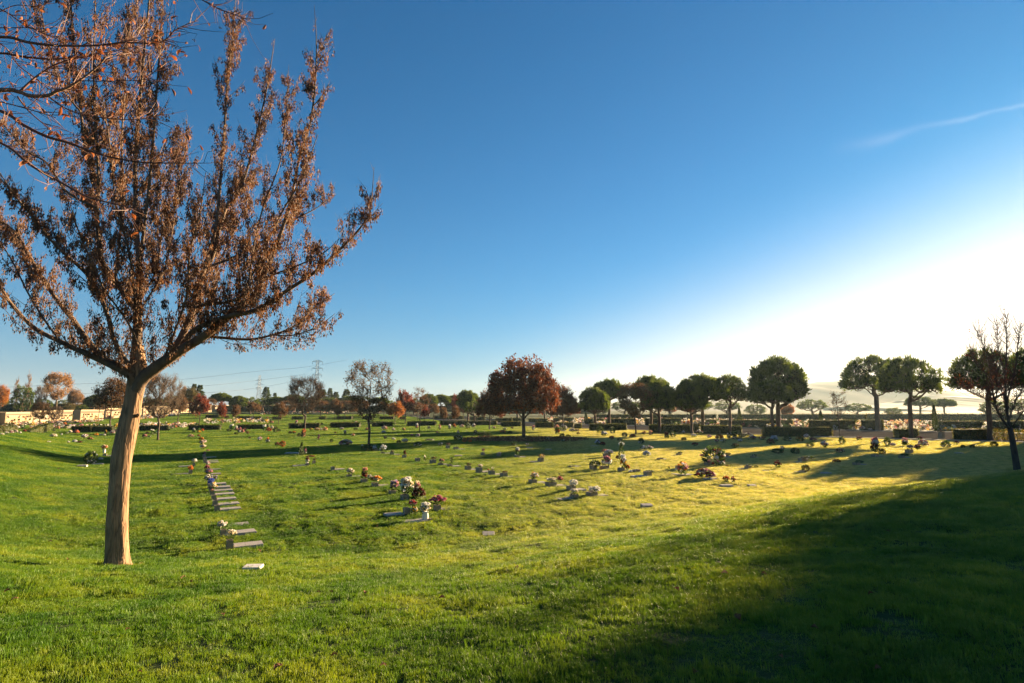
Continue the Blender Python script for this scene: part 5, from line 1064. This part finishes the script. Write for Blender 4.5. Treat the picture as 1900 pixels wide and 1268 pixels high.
# row behind
for a in [(776, 857, 9, 6.5, None, 'plain box at the left of the small middle row'), (805, 861, 12, 7, None, 'box with dark flowers in the small middle row'), (819, 864, 9, 4, ('R', 8), 'box with pinkish flowers in the small middle row'), (836, 867.5, 9, 5, ('R', 15), 'box with bright green leaves in the small middle row'), (728, 845, 7, 5, ('R', 10), 'shaded box right of the sparse leaved tree'), (751, 851, 8, 6, None, 'shaded box with a dark red plant'), (697, 837, 12, 4, ('R', 12), 'low shaded box at the foot of the sparse leaved tree'), (711, 843, 8, 4, ('R', 12), 'shaded box under the white leaved plant'), (927, 847, 8, 5, None, 'small box left of the pink white bouquet'), (961, 850, 9, 5, ('R', 12), 'box under the pink white bouquet on the sunlit lawn'), (1005.5, 858, 10, 7.5, ('L', 14), 'box under the round dry bouquet on the sunlit lawn'), (897, 845, 7, 5, None, 'shaded box left of the sunlit strip'), (848, 835, 10, 5, ('R', 10), 'shaded dark box with white edge left of the red oak'), (832, 833, 7, 6, None, 'shaded box left of the dark box'), (1063, 868, 10, 3, ('R', 12), 'low dark box left of the pink roses')]: put_box(*a)
for a in [(788, 857, 7, 11, ['white', 'cream'], 'spike', 'white figure like candle group in the small middle row', 0), (805, 860.5, 11, 6, ['darkred', 'peach', 'green'], 'loose', 'dark sprigs in the small middle row', 6), (819, 863.5, 9, 9, ['peach', 'pink', 'green'], 'loose', 'pinkish sprigs in the small middle row', 3), (838, 867, 11, 17, ['lime'], 'spike', 'bright lime green leaves in the small middle row', 4), (751, 850.5, 7, 9, ['darkred', 'red'], 'tall', 'small dark red plant on a shaded box', 5), (711, 842.5, 12, 13, ['white', 'paleblue'], 'loose', 'white leaved plant right of the sparse leaved tree', 3), (683, 837, 19, 13, ['yellow', 'brown'], 'bush', 'olive green bush at the foot of the sparse leaved tree', 0), (694.5, 837, 9, 11, ['white', 'paleblue'], 'dome', 'white flowers right of the olive green bush', 0), (672, 835, 5, 9, ['white', 'green'], 'tall', 'small plant left of the olive green bush', 0), (728, 844.5, 7, 4, ['darkred', 'brown'], 'loose', 'dark sprig on the shaded box right of the sparse leaved tree', 4), (927, 846.5, 7, 4, ['pink', 'white'], 'loose', 'small sprigs left of the pink white bouquet', 3), (960, 849.5, 10, 15, ['white', 'pink', 'lime'], 'tall', 'pink white tall bouquet alone on the sunlit lawn', 3), (1005.5, 857.5, 11, 9, ['cream', 'brown', 'yellow'], 'ball', 'round dry bouquet alone on the sunlit lawn', 5), (897, 844.5, 7, 8, ['brown', 'pink'], 'loose', 'dim sprig on the shaded box left of the sunlit strip', 4), (832, 832.5, 8, 5, ['brown', 'pink'], 'loose', 'dim flowers on a shaded box left of the big red oak', 5), (818, 830, 11, 8, ['white', 'paleblue', 'green'], 'loose', 'white bouquet in the shade left of the shaded boxes', 0), (775, 829, 14, 9, ['white', 'green', 'green'], 'bush', 'dark bush with white flowers right of the sparse leaved tree', 0), (751, 822, 11, 8, ['paleblue', 'white'], 'mound', 'pale blue flower mound right of the sparse leaved tree', 0)]: put_flower(*a[:6], a[6], zlift=a[7])
# right hand cluster
put_box(1104, 872.5, 13, 8, None, 'grave under the leafy white bouquet at the shade edge'); put_flower(1104, 872, 21, 13, ['white', 'green', 'green'], 'bush', 'leafy bouquet with small white flowers at the shade edge', zlift=5, big=True)
put_box(1127, 871.5, 20, 6, None, 'wide grave box under the pink roses'); put_flower(1126, 871, 25, 20, ['pink', 'pink', 'white'], 'tall', 'pink roses in a wide box at the shade edge', zlift=4)
put_box(1156, 874.5, 12, 6, None, 'grave box under the tall white and red bouquet'); put_flower(1157, 874, 14, 25, ['white', 'white', 'red', 'yellow'], 'tall', 'tall white and red bouquet right of the pink roses', zlift=3); put_flower(1164, 874, 10, 12, ['red', 'orange'], 'dome', 'red and orange flowers beside the tall white bouquet'); put_flower(1170, 878, 8, 6, ['white'], 'dome', 'small white flower heads right of the red and orange flowers')
put_flower(1153, 856, 11, 30, ['green'], 'cone', 'dark narrow plant behind the tall white and red bouquet', big=True); put_flower(1153, 851, 11, 7, ['paleblue', 'white'], 'ball', 'pale blue flower head topping the dark narrow plant', zlift=22); put_flower(1147, 853, 9, 8, ['darkred'], 'mound', 'dark red flowers left of the dark narrow plant')
put_box(1130, 850, 16, 8, None, 'shaded dark box with bluish flowers'); put_flower(1130, 849.5, 18, 9, ['paleblue', 'purple', 'white'], 'mound', 'bluish flowers on the shaded dark box', zlift=6); put_flower(1122, 846, 10, 10, ['pink', 'brown'], 'loose', 'pinkish sprigs left of the bluish shaded flowers', zlift=2)
put_flower(1109, 827, 11, 11, ['white', 'purple', 'paleblue'], 'dome', 'purple white bouquet before the brown topped tree'); put_flower(1118, 828, 10, 8, ['darkred', 'red'], 'mound', 'dark red mound touching the purple white bouquet'); put_box(1100, 829, 0, 0, ('R', 12), 'pale slab before the purple white bouquet')
put_box(1206, 884.5, 15, 9, ('L', 26), 'long grey slab with dark box left of the orange flowers'); put_flower(1206, 884, 15, 4, ['green', 'white'], 'bush', 'low dark plants in the box of the long grey slab', zlift=7, big=True); put_box(1185, 877, 16, 5, None, 'low dark box behind the long grey slab')
put_box(1266, 884, 8, 3, ('R', 22), 'grave slab under the orange and pink bouquet'); put_box(1262, 882, 0, 0, ('L', 8), 'short slab end left of the orange and pink bouquet'); put_flower(1266, 883.5, 26, 26, ['orange', 'pink', 'cream', 'white', 'yellow'], 'loose', 'orange, yellow and pink bouquet in the shade')
put_flower(1242, 872, 4, 8, ['yellow'], 'spike', 'single yellow flower left of the orange and pink bouquet')
put_flower(1308, 889, 39, 20, ['purple', 'pink', 'white', 'darkred', 'red'], 'mound', 'wide purple and white flower mound nearest the sunlit grass'); put_box(1316, 891, 0, 0, ('R', 18), 'pale slab right of the wide purple mound')
put_flower(1348, 897, 13, 13, ['red', 'orange'], 'loose', 'left one of the red twin flowers on the sunlit grass'); put_flower(1361, 897, 9, 12, ['red', 'peach'], 'loose', 'right one of the red twin flowers on the sunlit grass')
put_box(1324, 865, 24, 6, None, 'grave under the big green bush'); put_flower(1324, 864.5, 44, 34, ['pink', 'white', 'red'], 'bush', 'biggest green bush with pink flowers at both sides', zlift=2); put_flower(1340, 866, 10, 10, ['white', 'green'], 'loose', 'white leafy bunch right at the foot of the big green bush'); put_flower(1349, 866, 6, 3, ['red'], 'mound', 'small red flowers right of the big green bush')
put_flower(1200, 848, 14, 11, ['paleblue', 'white'], 'mound', 'pale blue flower mound in the shade left of the big green bush'); put_flower(1195, 836, 12, 9, ['white', 'paleblue', 'green'], 'dome', 'left half of a white bluish pair in the shade'); put_flower(1206, 836, 12, 9, ['white', 'pink', 'green'], 'dome', 'right half of a white bluish pair in the shade')
put_box(1262, 846, 9, 4, ('L', 10), 'dim grave left of the big green bush'); put_box(1228, 854, 11, 3.5, ('R', 12), 'dim grave with dark plants and pale slabs in the shade'); put_box(1350, 849, 12, 5, ('L', 8), 'dim grave right behind the big green bush'); put_flower(1350, 848.5, 12, 4, ['green', 'white'], 'bush', 'dim plants right behind the big green bush', zlift=4); put_flower(1262, 845.5, 9, 4, ['green', 'white'], 'bush', 'dim plants on the grave left of the big green bush', zlift=3)
put_box(1392, 871, 12, 6, ('L', 20), 'shaded grave with pale slab right of the red twins'); put_flower(1392, 870.5, 13, 4, ['green', 'white'], 'bush', 'low plants on the shaded grave right of the red twins', zlift=5); put_flower(1403, 868, 8, 4, ['green', 'brown'], 'bush', 'second low plant right of the red twins'); put_box(1400, 851, 9, 4, ('R', 7), 'shaded small grave below the dark green mound'); put_flower(1400, 850.5, 10, 4, ['green', 'white'], 'bush', 'low shaded plants below the dark green mound', zlift=3)
put_flower(1443, 870, 14, 15, ['red', 'darkred', 'green'], 'loose', 'red flowers on stems in the shade'); put_box(1430, 875, 0, 0, ('L', 18), 'dim slab left of the red flowers on stems')
put_box(1499, 858, 26, 7, ('L', 14), 'wide dark planter with slab in the shade'); put_flower(1499, 857.5, 26, 6, ['paleblue', 'green', 'purple'], 'bush', 'dim plants in the wide dark planter', zlift=5); put_box(1494, 877.5, 13, 4, ('L', 8), 'dark grave under the dim red flowers'); put_flower(1495, 877, 15, 12, ['darkred', 'green', 'red'], 'bush', 'dim red flowers nearest the sunlit wedge', zlift=2); put_box(1595, 864, 16, 5, ('R', 12), 'dark planter in the shade on the right'); put_flower(1595, 863.5, 17, 5, ['darkred', 'green'], 'bush', 'dim dark red plants in the right shaded planter', zlift=4); put_flower(1552, 859, 16, 7, ['darkred', 'brown'], 'mound', 'dim reddish mound in the shade right of centre')
put_flower(1559, 842, 16, 11, ['cream', 'peach', 'brown'], 'mound', 'cream block of flowers at the edge of the sun'); put_flower(1443, 842, 22, 10, ['green', 'darkred'], 'bush', 'dark green low mound with pale leaves'); put_flower(1452, 838, 9, 10, ['lime', 'white'], 'loose', 'pale green leaves beside the dark green low mound'); put_flower(1476, 843, 18, 12, ['green', 'brown'], 'bush', 'dark round bush right of the dark green low mound')
put_flower(1625, 843, 22, 31, ['pink', 'white', 'darkred', 'green'], 'tall', 'tall pink and white bouquet near the road'); put_flower(1637, 844, 12, 11, ['green', 'white', 'yellow'], 'bush', 'green plant right at the foot of the tall pink bouquet'); put_box(1631, 849, 20, 5, ('R', 12), 'wide grave base under the tall pink bouquet')
put_box(1697, 842, 26, 7, None, 'long grey planter before the square hedge stump'); put_flower(1690, 841, 14, 11, ['darkred', 'white'], 'dome', 'dark red and white flowers, left end of the long planter', zlift=5); put_flower(1703, 841, 14, 11, ['darkred', 'pink'], 'dome', 'dark red and pink flowers, right end of the long planter', zlift=5); put_flower(1713, 830, 22, 15, ['pink', 'darkred', 'white'], 'mound', 'pinkish mound behind the long planter'); put_flower(1706, 818, 14, 9, ['darkred', 'purple'], 'dome', 'dark bouquet just right of the square hedge stump'); put_flower(1680, 829, 15, 15, ['pink', 'white', 'green'], 'tall', 'pink white bouquet just before the square hedge stump')
put_flower(1755, 832, 21, 14, ['white', 'lime', 'peach'], 'bush', 'green and white bush between the planter and see through hedge'); put_box(1679, 851, 15, 5, ('R', 12), 'small dark planter in the shade below the long planter'); put_flower(1679, 850.5, 15, 4, ['darkred', 'green'], 'bush', 'dim plants in the small dark planter', zlift=4); put_flower(1787, 832, 9, 6, ['green', 'brown'], 'bush', 'left one of two dark low bushes by the see through hedge'); put_flower(1804, 832, 10, 6, ['green', 'brown'], 'bush', 'right one of two dark low bushes by the see through hedge'); put_flower(1845, 830, 14, 10, ['lime', 'yellow', 'green'], 'bush', 'yellow green bush left of the right edge tree'); put_flower(1775, 825, 11, 7, ['darkred', 'purple'], 'dome', 'dark bouquet on the sunlit lawn before the see through hedge')
put_flower(1563, 825, 12, 14, ['lime', 'yellow'], 'bush', 'bright yellow green bush by the young roadside tree', big=True)

# ---- the many smaller ones farther off
REST = """1396 817 13 8 purple+white dome;1415 818 12 7 brown+white loose;1430 826 12 10 darkred+brown mound;1437 822 13 12 paleblue+white dome;1461 819 13 8 white+green bush;1485 820 13 9 yellow+orange bush;1497 815 10 8 purple+white dome;1509 822 12 9 brown+purple dome;1503 830 13 7 yellow+green bush;1530 832 15 12 pink+white dome;1594 818 11 7 pink+brown dome;1647 828 11 13 green+lime bush;1657 829 10 6 pink+white mound;1159 812 8 8 green+paleblue bush;1174 813 10 6 red+brown mound;1195 808 7 7 peach+brown dome;1208 809 8 8 peach+pink tall;1237 815 9 11 darkred+green tall;1249 812 9 8 green+darkred bush;1268 806 5 6 paleblue dome;1298 808 12 9 white+darkred dome;1287 812 9 6 paleblue+white dome;1316 814 10 6 white+pink dome;1335 816 13 8 orange+brown mound;1358 816 14 12 green+white bush;1369 816 16 14 green+yellow bush;1330 823 8 7 red+white dome;1342 823 9 8 white+green dome;1373 822 8 7 white+paleblue dome;1381 813 9 7 cream+green dome;1388 811 8 7 white+pink dome;1365 833 12 8 darkred+green loose;1290 829 10 6 darkred+red loose;1269 818 9 5 green+brown bush;1190 824 9 9 green+white bush;
933 805 9 6 brown+orange mound;937 799 6 5 white+green dome;946 806 7 5 green bush;950 797 5 4 darkred dome;990 799 6 7 pink+white tall;1034 807 11 14 peach+lime+red tall;1045 801 12 10 white+green wreath;1062 802 10 6 white+purple mound;1071 802 8 5 cream+brown mound;1043 813 8 7 green+white bush;1054 814 8 6 green+darkred bush;1073 807 6 4 darkred dome;1113 804 10 10 green bush;1137 805 8 10 green bush;1121 810 10 8 white+paleblue dome;1135 817 9 7 brown+red dome;1016 818 7 5 brown+white dome;1044 821 6 5 white+green dome;1150 819 8 5 green+white bush;974 806 4 9 green cone;
713 798 9 6 peach+white mound;730 800 5 5 pink+white dome;749 800 6 5 cream+orange dome;773 796 6 8 white+pink tall;796 797 5 5 green+white bush;816 799 5 8 peach+cream tall;834 799 6 9 white+paleblue tall;843 796 6 8 brown+orange dome;857 794 7 5 peach+white mound;868 795 8 8 green+white bush;879 796 7 8 darkred+white dome;811 805 5 4 peach dome;850 806 5 6 purple+white tall;764 811 5 5 purple dome;775 813 7 7 purple+white dome;730 818 6 5 white dome;740 823 7 5 brown+green bush;850 818 16 9 green+white bush;862 822 8 7 orange+brown ball;872 822 6 5 orange ball;882 808 6 8 green+white bush;892 811 8 7 green bush;901 811 10 8 green+darkred bush;909 811 7 6 green bush;953 828 9 6 green+paleblue bush;978 828 6 5 darkred+white dome;712 804 7 4 paleblue+white mound;797 818 14 3 white+green mound;715 816 6 5 purple+green dome;870 790 5 4 white dome;917 797 5 5 white+pink dome;
482 819 8 7 white+pink dome;497 823 8 9 orange+white tall;514 830 8 8 brown+red dome;524 831 10 10 orange+brown ball;538 806 6 5 brown dome;545 806 7 5 brown+orange dome;555 812 6 7 green+brown bush;563 815 10 15 orange+brown+peach tall;591 818 5 9 purple+pink tall;615 822 5 6 green bush;641 828 22 11 purple+white+pink mound;603 801 8 7 orange+cream mound;577 800 6 5 yellow+green dome;588 800 9 5 cream+orange mound;596 800 4 5 white dome;640 807 5 7 white+purple tall;655 811 6 5 orange+white dome;634 798 7 4 white+purple dome;660 799 7 4 green+brown bush;681 800 6 5 pink+darkred dome;622 805 4 3 brown mound;490 801 9 10 white+lime tall;498 802 9 7 red+orange mound;505 799 7 7 cream+white dome;511 803 8 9 green+brown bush;517 802 6 5 green bush;504 787 7 5 brown+peach dome;550 788 6 6 pink+white tall;430 800 11 10 white+lime tall;438 801 7 8 white+pink tall;444 805 8 9 pink+white tall;450 806 6 8 pink+peach dome;453 802 7 6 brown ball;459 806 6 5 brown ball;425 801 8 4 green bush;438 807 6 4 green+darkred bush;463 815 4 3 darkred dome;
99 812 11 6 white+cream mound;114 809 4 4 white dome;124 806 6 4 white+lime dome;130 805 7 6 white+cream dome;141 805 10 6 orange+pink mound;157 815 12 8 white+pink dome;167 817 9 5 darkred+peach mound;178 811 8 6 yellow+orange dome;187 809 4 3 white dome;193 810 5 4 white dome;196 807 5 7 yellow+pink tall;127 823 5 4 white dome;138 822 8 5 white+paleblue mound;147 823 9 4 darkred+brown mound;208 806 8 6 pink+white mound;216 804 7 6 red+white mound;3 808 8 4 white+cream mound;12 806 7 4 white dome;21 805 8 5 white+pink mound;29 804 7 5 white+darkred mound;37 806 6 4 white dome;45 804 6 6 red+brown dome;268 814 9 7 pink+brown dome;277 813 6 4 white+green dome;285 809 14 10 white+lime spike;292 806 6 6 white dome;273 806 6 4 red+green dome;90 821 7 2 white mound"""
k_ = 0
for ln in REST.replace('\n', '').split(';'):
    if not ln.strip(): continue
    px, py, w, h, c, f = ln.split(); put_flower(float(px), float(py), float(w)*1.15, float(h)*1.2, c.split('+'), f, seed=k_ % 2); k_ += 1
# lines of grave flowers by the far hedges and the wall foot, and across the road
rl = random.Random(77); pal2 = [['white'], ['white', 'pink'], ['pink'], ['red', 'white'], ['yellow', 'white'], ['cream'], ['orange', 'peach'], ['green', 'white'], ['purple', 'white'], ['peach']]
SPARE = 290-len(FLOWERS)
def line(n, x0, y0, x1, y1, w, h, jy=1.5):
    for i in range(n):
        f = (i+rl.random()*.8)/n; c = rl.choice(pal2); put_flower(x0+(x1-x0)*f, y0+(y1-y0)*f+rl.uniform(-jy, jy), w*rl.uniform(.7, 1.3), h*rl.uniform(.7, 1.3), c, rl.choice(['dome', 'mound', 'dome', 'tall', 'bush']), seed=0)
line(12, 97, 799, 121, 794, 6, 6, 3); line(8, 311, 797, 327, 795, 6, 5, .7); line(9, 328, 794, 370, 790, 5, 4, .8)
line(7, 476, 783, 503, 781, 4, 4, .8); line(8, 545, 790, 720, 786, 5, 4, 1.5); line(8, 1268, 791, 1300, 791, 8, 9, 1); line(8, 1508, 790, 1510, 790, 7, 6, 2)
line(10, 1640, 793, 1740, 795, 10, 9, 2.5); line(5, 1475, 790, 1505, 791, 8, 6, 1.5); line(5, 1185, 788, 1198, 788, 7, 6, 1); line(4, 1580, 799, 1620, 800, 8, 7, .6)
# labels
from collections import defaultdict
bk = defaultdict(list)
for f in FLOWERS:
    if not f[3]: bk[auto_phrase(f[1], f[2], f[4])].append(f)
ORD = ['first', 'second', 'third', 'fourth', 'fifth', 'sixth', 'seventh', 'eighth', 'ninth', 'tenth']; NUM = ['', '', 'two', 'three', 'four', 'five', 'six', 'seven', 'eight', 'nine', 'ten']
for (w, rel, lm), L_ in bk.items():
    L_.sort(key=lambda f: f[1]); n = len(L_)
    for i, f in enumerate(L_): f[3] = f'{w} {rel} {lm}' if n == 1 else f'{ORD[i]} from left of {NUM[n]} {w}s {rel} {lm}'.replace('spikess', 'spikes').replace('bushs', 'bushes')
for f in FLOWERS:
    if len(f[3].split()) > 16: f[3] = f[3].replace(' from left of', ' of', 1)
    if len(f[3].split()) > 16: f[3] = f[3].replace(' and ', ' ', 1)
for e, px, py, lb, w, cat in FLOWERS: tag(e, lb, cat, 'flowers on the graves')
print('bouquets', len(FLOWERS))

# ---- flower fields too many to count: across the road and along the wall foot
def field(name, quads, n, label, size, seed):
    r = random.Random(seed); b = MB(); cs = ['white', 'pink', 'green', 'yellow', 'cream', 'peach', 'purple', 'green', 'green', 'white', 'cream', 'darkred', 'brown']; mats = [PET[c] for c in cs]
    for poly, frac in quads:
        A, B, C, D = [Vector((*p, 0)) for p in poly]
        for i in range(int(n*frac)):
            u, v = r.random(), r.random(); rowq = round(v*14)/14+r.gauss(0, .008); p = A.lerp(B, u).lerp(D.lerp(C, u), rowq); p.z = zg(p.x, p.y); s = size*r.uniform(.6, 1.4); c = r.randrange(len(cs)); c2 = r.choice([c, 7, 0])
            for q in range(7):
                petals(b, p+Vector((r.gauss(0, s*.5), r.gauss(0, s*.5), s*r.uniform(.4, 1.5))), s*.42, c if r.random() < .7 else c2, r, 5)
    tag(link(name, b.mesh(name, mats)), label, 'flower field', kind='stuff')
field('flower_field', [([(24, 124), (70, 88), (104, 140), (30, 172)], .62), ([(70, 88), (110, 63), (150, 110), (104, 140)], .2), ([(8, 138), (24, 124), (30, 172), (12, 185)], .18)], 2300, 'countless grave flowers in rows across the road under the pines', .42, 5)
def lw(px, Y): q = onground(px, Y); return (q.x, q.y)
field('wall_flowers', [([lw(10, 112), lw(190, 148), lw(190, 158), lw(10, 117)], .35), ([lw(258, 160), lw(330, 190), lw(330, 208), lw(258, 180)], .35), ([lw(480, 200), lw(640, 210), lw(640, 240), lw(480, 230)], .2), ([lw(215, 104), lw(345, 104), lw(375, 128), lw(215, 122)], .25), ([lw(20, 98), lw(205, 104), lw(205, 112), lw(20, 106)], .15), ([lw(380, 130), lw(500, 135), lw(500, 165), lw(380, 160)], .15)], 760, 'countless small grave flowers along the foot of the niche walls', .34, 6)

# ---- fallen leaves
lm_ = MB(); rr3 = random.Random(4); M_fall = [mat('fallen_leaf_brown', (.17, .075, .03), (.11, .05, .022), 8, trans=.1), mat('fallen_leaf_pale', (.36, .20, .10), (.28, .15, .08), 8, trans=.2)]
def fallen(seed, mi):
    r = random.Random(seed); b = MB()
    for s in (-1, 1):
        for i in range(5):
            f0, f1 = i/5, (i+1)/5; w0, w1 = .42*math.sin(math.pi*(f0*.92+.04)), .42*math.sin(math.pi*(f1*.92+.04)); z0, z1 = .25*math.sin(f0*3), .25*math.sin(f1*3); c = .22*r.uniform(.6, 1.4)
            b.quad((f0-.5, 0, z0), (f1-.5, 0, z1), (f1-.5, s*w1, z1+c), (f0-.5, s*w0, z0+c), mi)
    return b.mesh('fallen_leaf', M_fall)
FM = [fallen(1, 0), fallen(2, 0), fallen(3, 1)]
for px, py in [(40, 872), (109, 872), (167, 872), (27, 1120), (340, 1078), (356, 1085), (124, 1044), (415, 1150), (590, 1106), (614, 1106), (678, 1108), (93, 1009), (1256, 1103), (1418, 1073), (1345, 1072), (1370, 1157), (1512, 1177), (1450, 1232), (1617, 1112), (236, 1178), (258, 1260), (620, 1228), (165, 880), (13, 1105), (1648, 992), (1630, 1254), (1290, 1263), (262, 1050), (700, 980), (480, 1026), (540, 985), (516, 1252), (820, 1118), (960, 1060), (1080, 1012), (710, 1248)]:
    p = ground(px, py); o = link('fallen_leaf', FM[0 if rr3.random() < .5 else (1 if rr3.random() < .6 else 2)]); o.location = p+Vector((0, 0, .045)); s = rr3.uniform(.04, .075)*(1 if p.y < 12 else 1.5); o.scale = (s, s, s); o.rotation_euler = (rr3.gauss(0, .3), rr3.gauss(0, .3), rr3.uniform(0, 6.28)); tag(o, 'curled brown fallen leaf lying on the lawn', 'leaf', 'fallen leaves on the lawn')
# brown litter ring under the big red oak
oc = onground(972, 66.6); b = MB()
for i in range(9000):
    a = rr3.uniform(0, 6.28); q = 6.2*math.sqrt(rr3.random())*rr3.uniform(.75, 1.05); x, y = oc.x+q*math.cos(a)*1.25, oc.y+q*math.sin(a)*.9; s = rr3.uniform(.12, .22); b.leaf((x, y, zg(x, y)+rr3.uniform(.05, .16)), (rv(rr3)+Vector((0, 0, .1))).normalized(), Vector((0, 0, 1)), s, s*.8, 0 if rr3.random() < .75 else 1)
tag(link('leaf_litter', b.mesh('leaf_litter', M_fall)), 'brown fallen leaves spread under the big red oak', 'leaf litter', kind='stuff')

# ---- small furniture by the road
p = ground(1747, 815); k = p.y/F; e = empty('stone_post', p, .3); b = MB(); b.box(-.26, .26, -.26, .26, 0, .8, 0, taper=.05); link('shaft', b.mesh('shaft', M_stone), e); b = MB(); b.box(-.24, .24, -.24, .24, .803, .9, 0); b.box(-.08, .08, -.08, .08, .903, 1.15, 0, taper=.03); link('cap', b.mesh('cap', M_bark), e); tag(e, 'short tapered stone post with dark cap at the lawn edge', 'post')
p = ground(1599, 798); e = empty('park_bench', p, .35); M_wood = mat('bench_wood', (.22, .12, .06), (.15, .08, .04), 6)
b = MB(); [b.box(-.85, .85, -.22+i*.15, -.10+i*.15, .44, .48) for i in range(3)]; link('seat', b.mesh('seat', M_wood), e); b = MB(); [b.box(-.85, .85, .24, .27, .58+i*.16, .70+i*.16) for i in range(2)]; link('backrest', b.mesh('backrest', M_wood), e)
for s in (-.7, .7):
    b = MB(); b.box(s-.04, s+.04, -.2, -.13, 0, .435); link('leg', b.mesh('leg', M_bark), e); b = MB(); b.box(s-.04, s+.04, .275, .33, 0, .88); link('leg', b.mesh('leg', M_bark), e)
tag(e, 'small brown bench in the gap of the hedge across the road', 'bench')
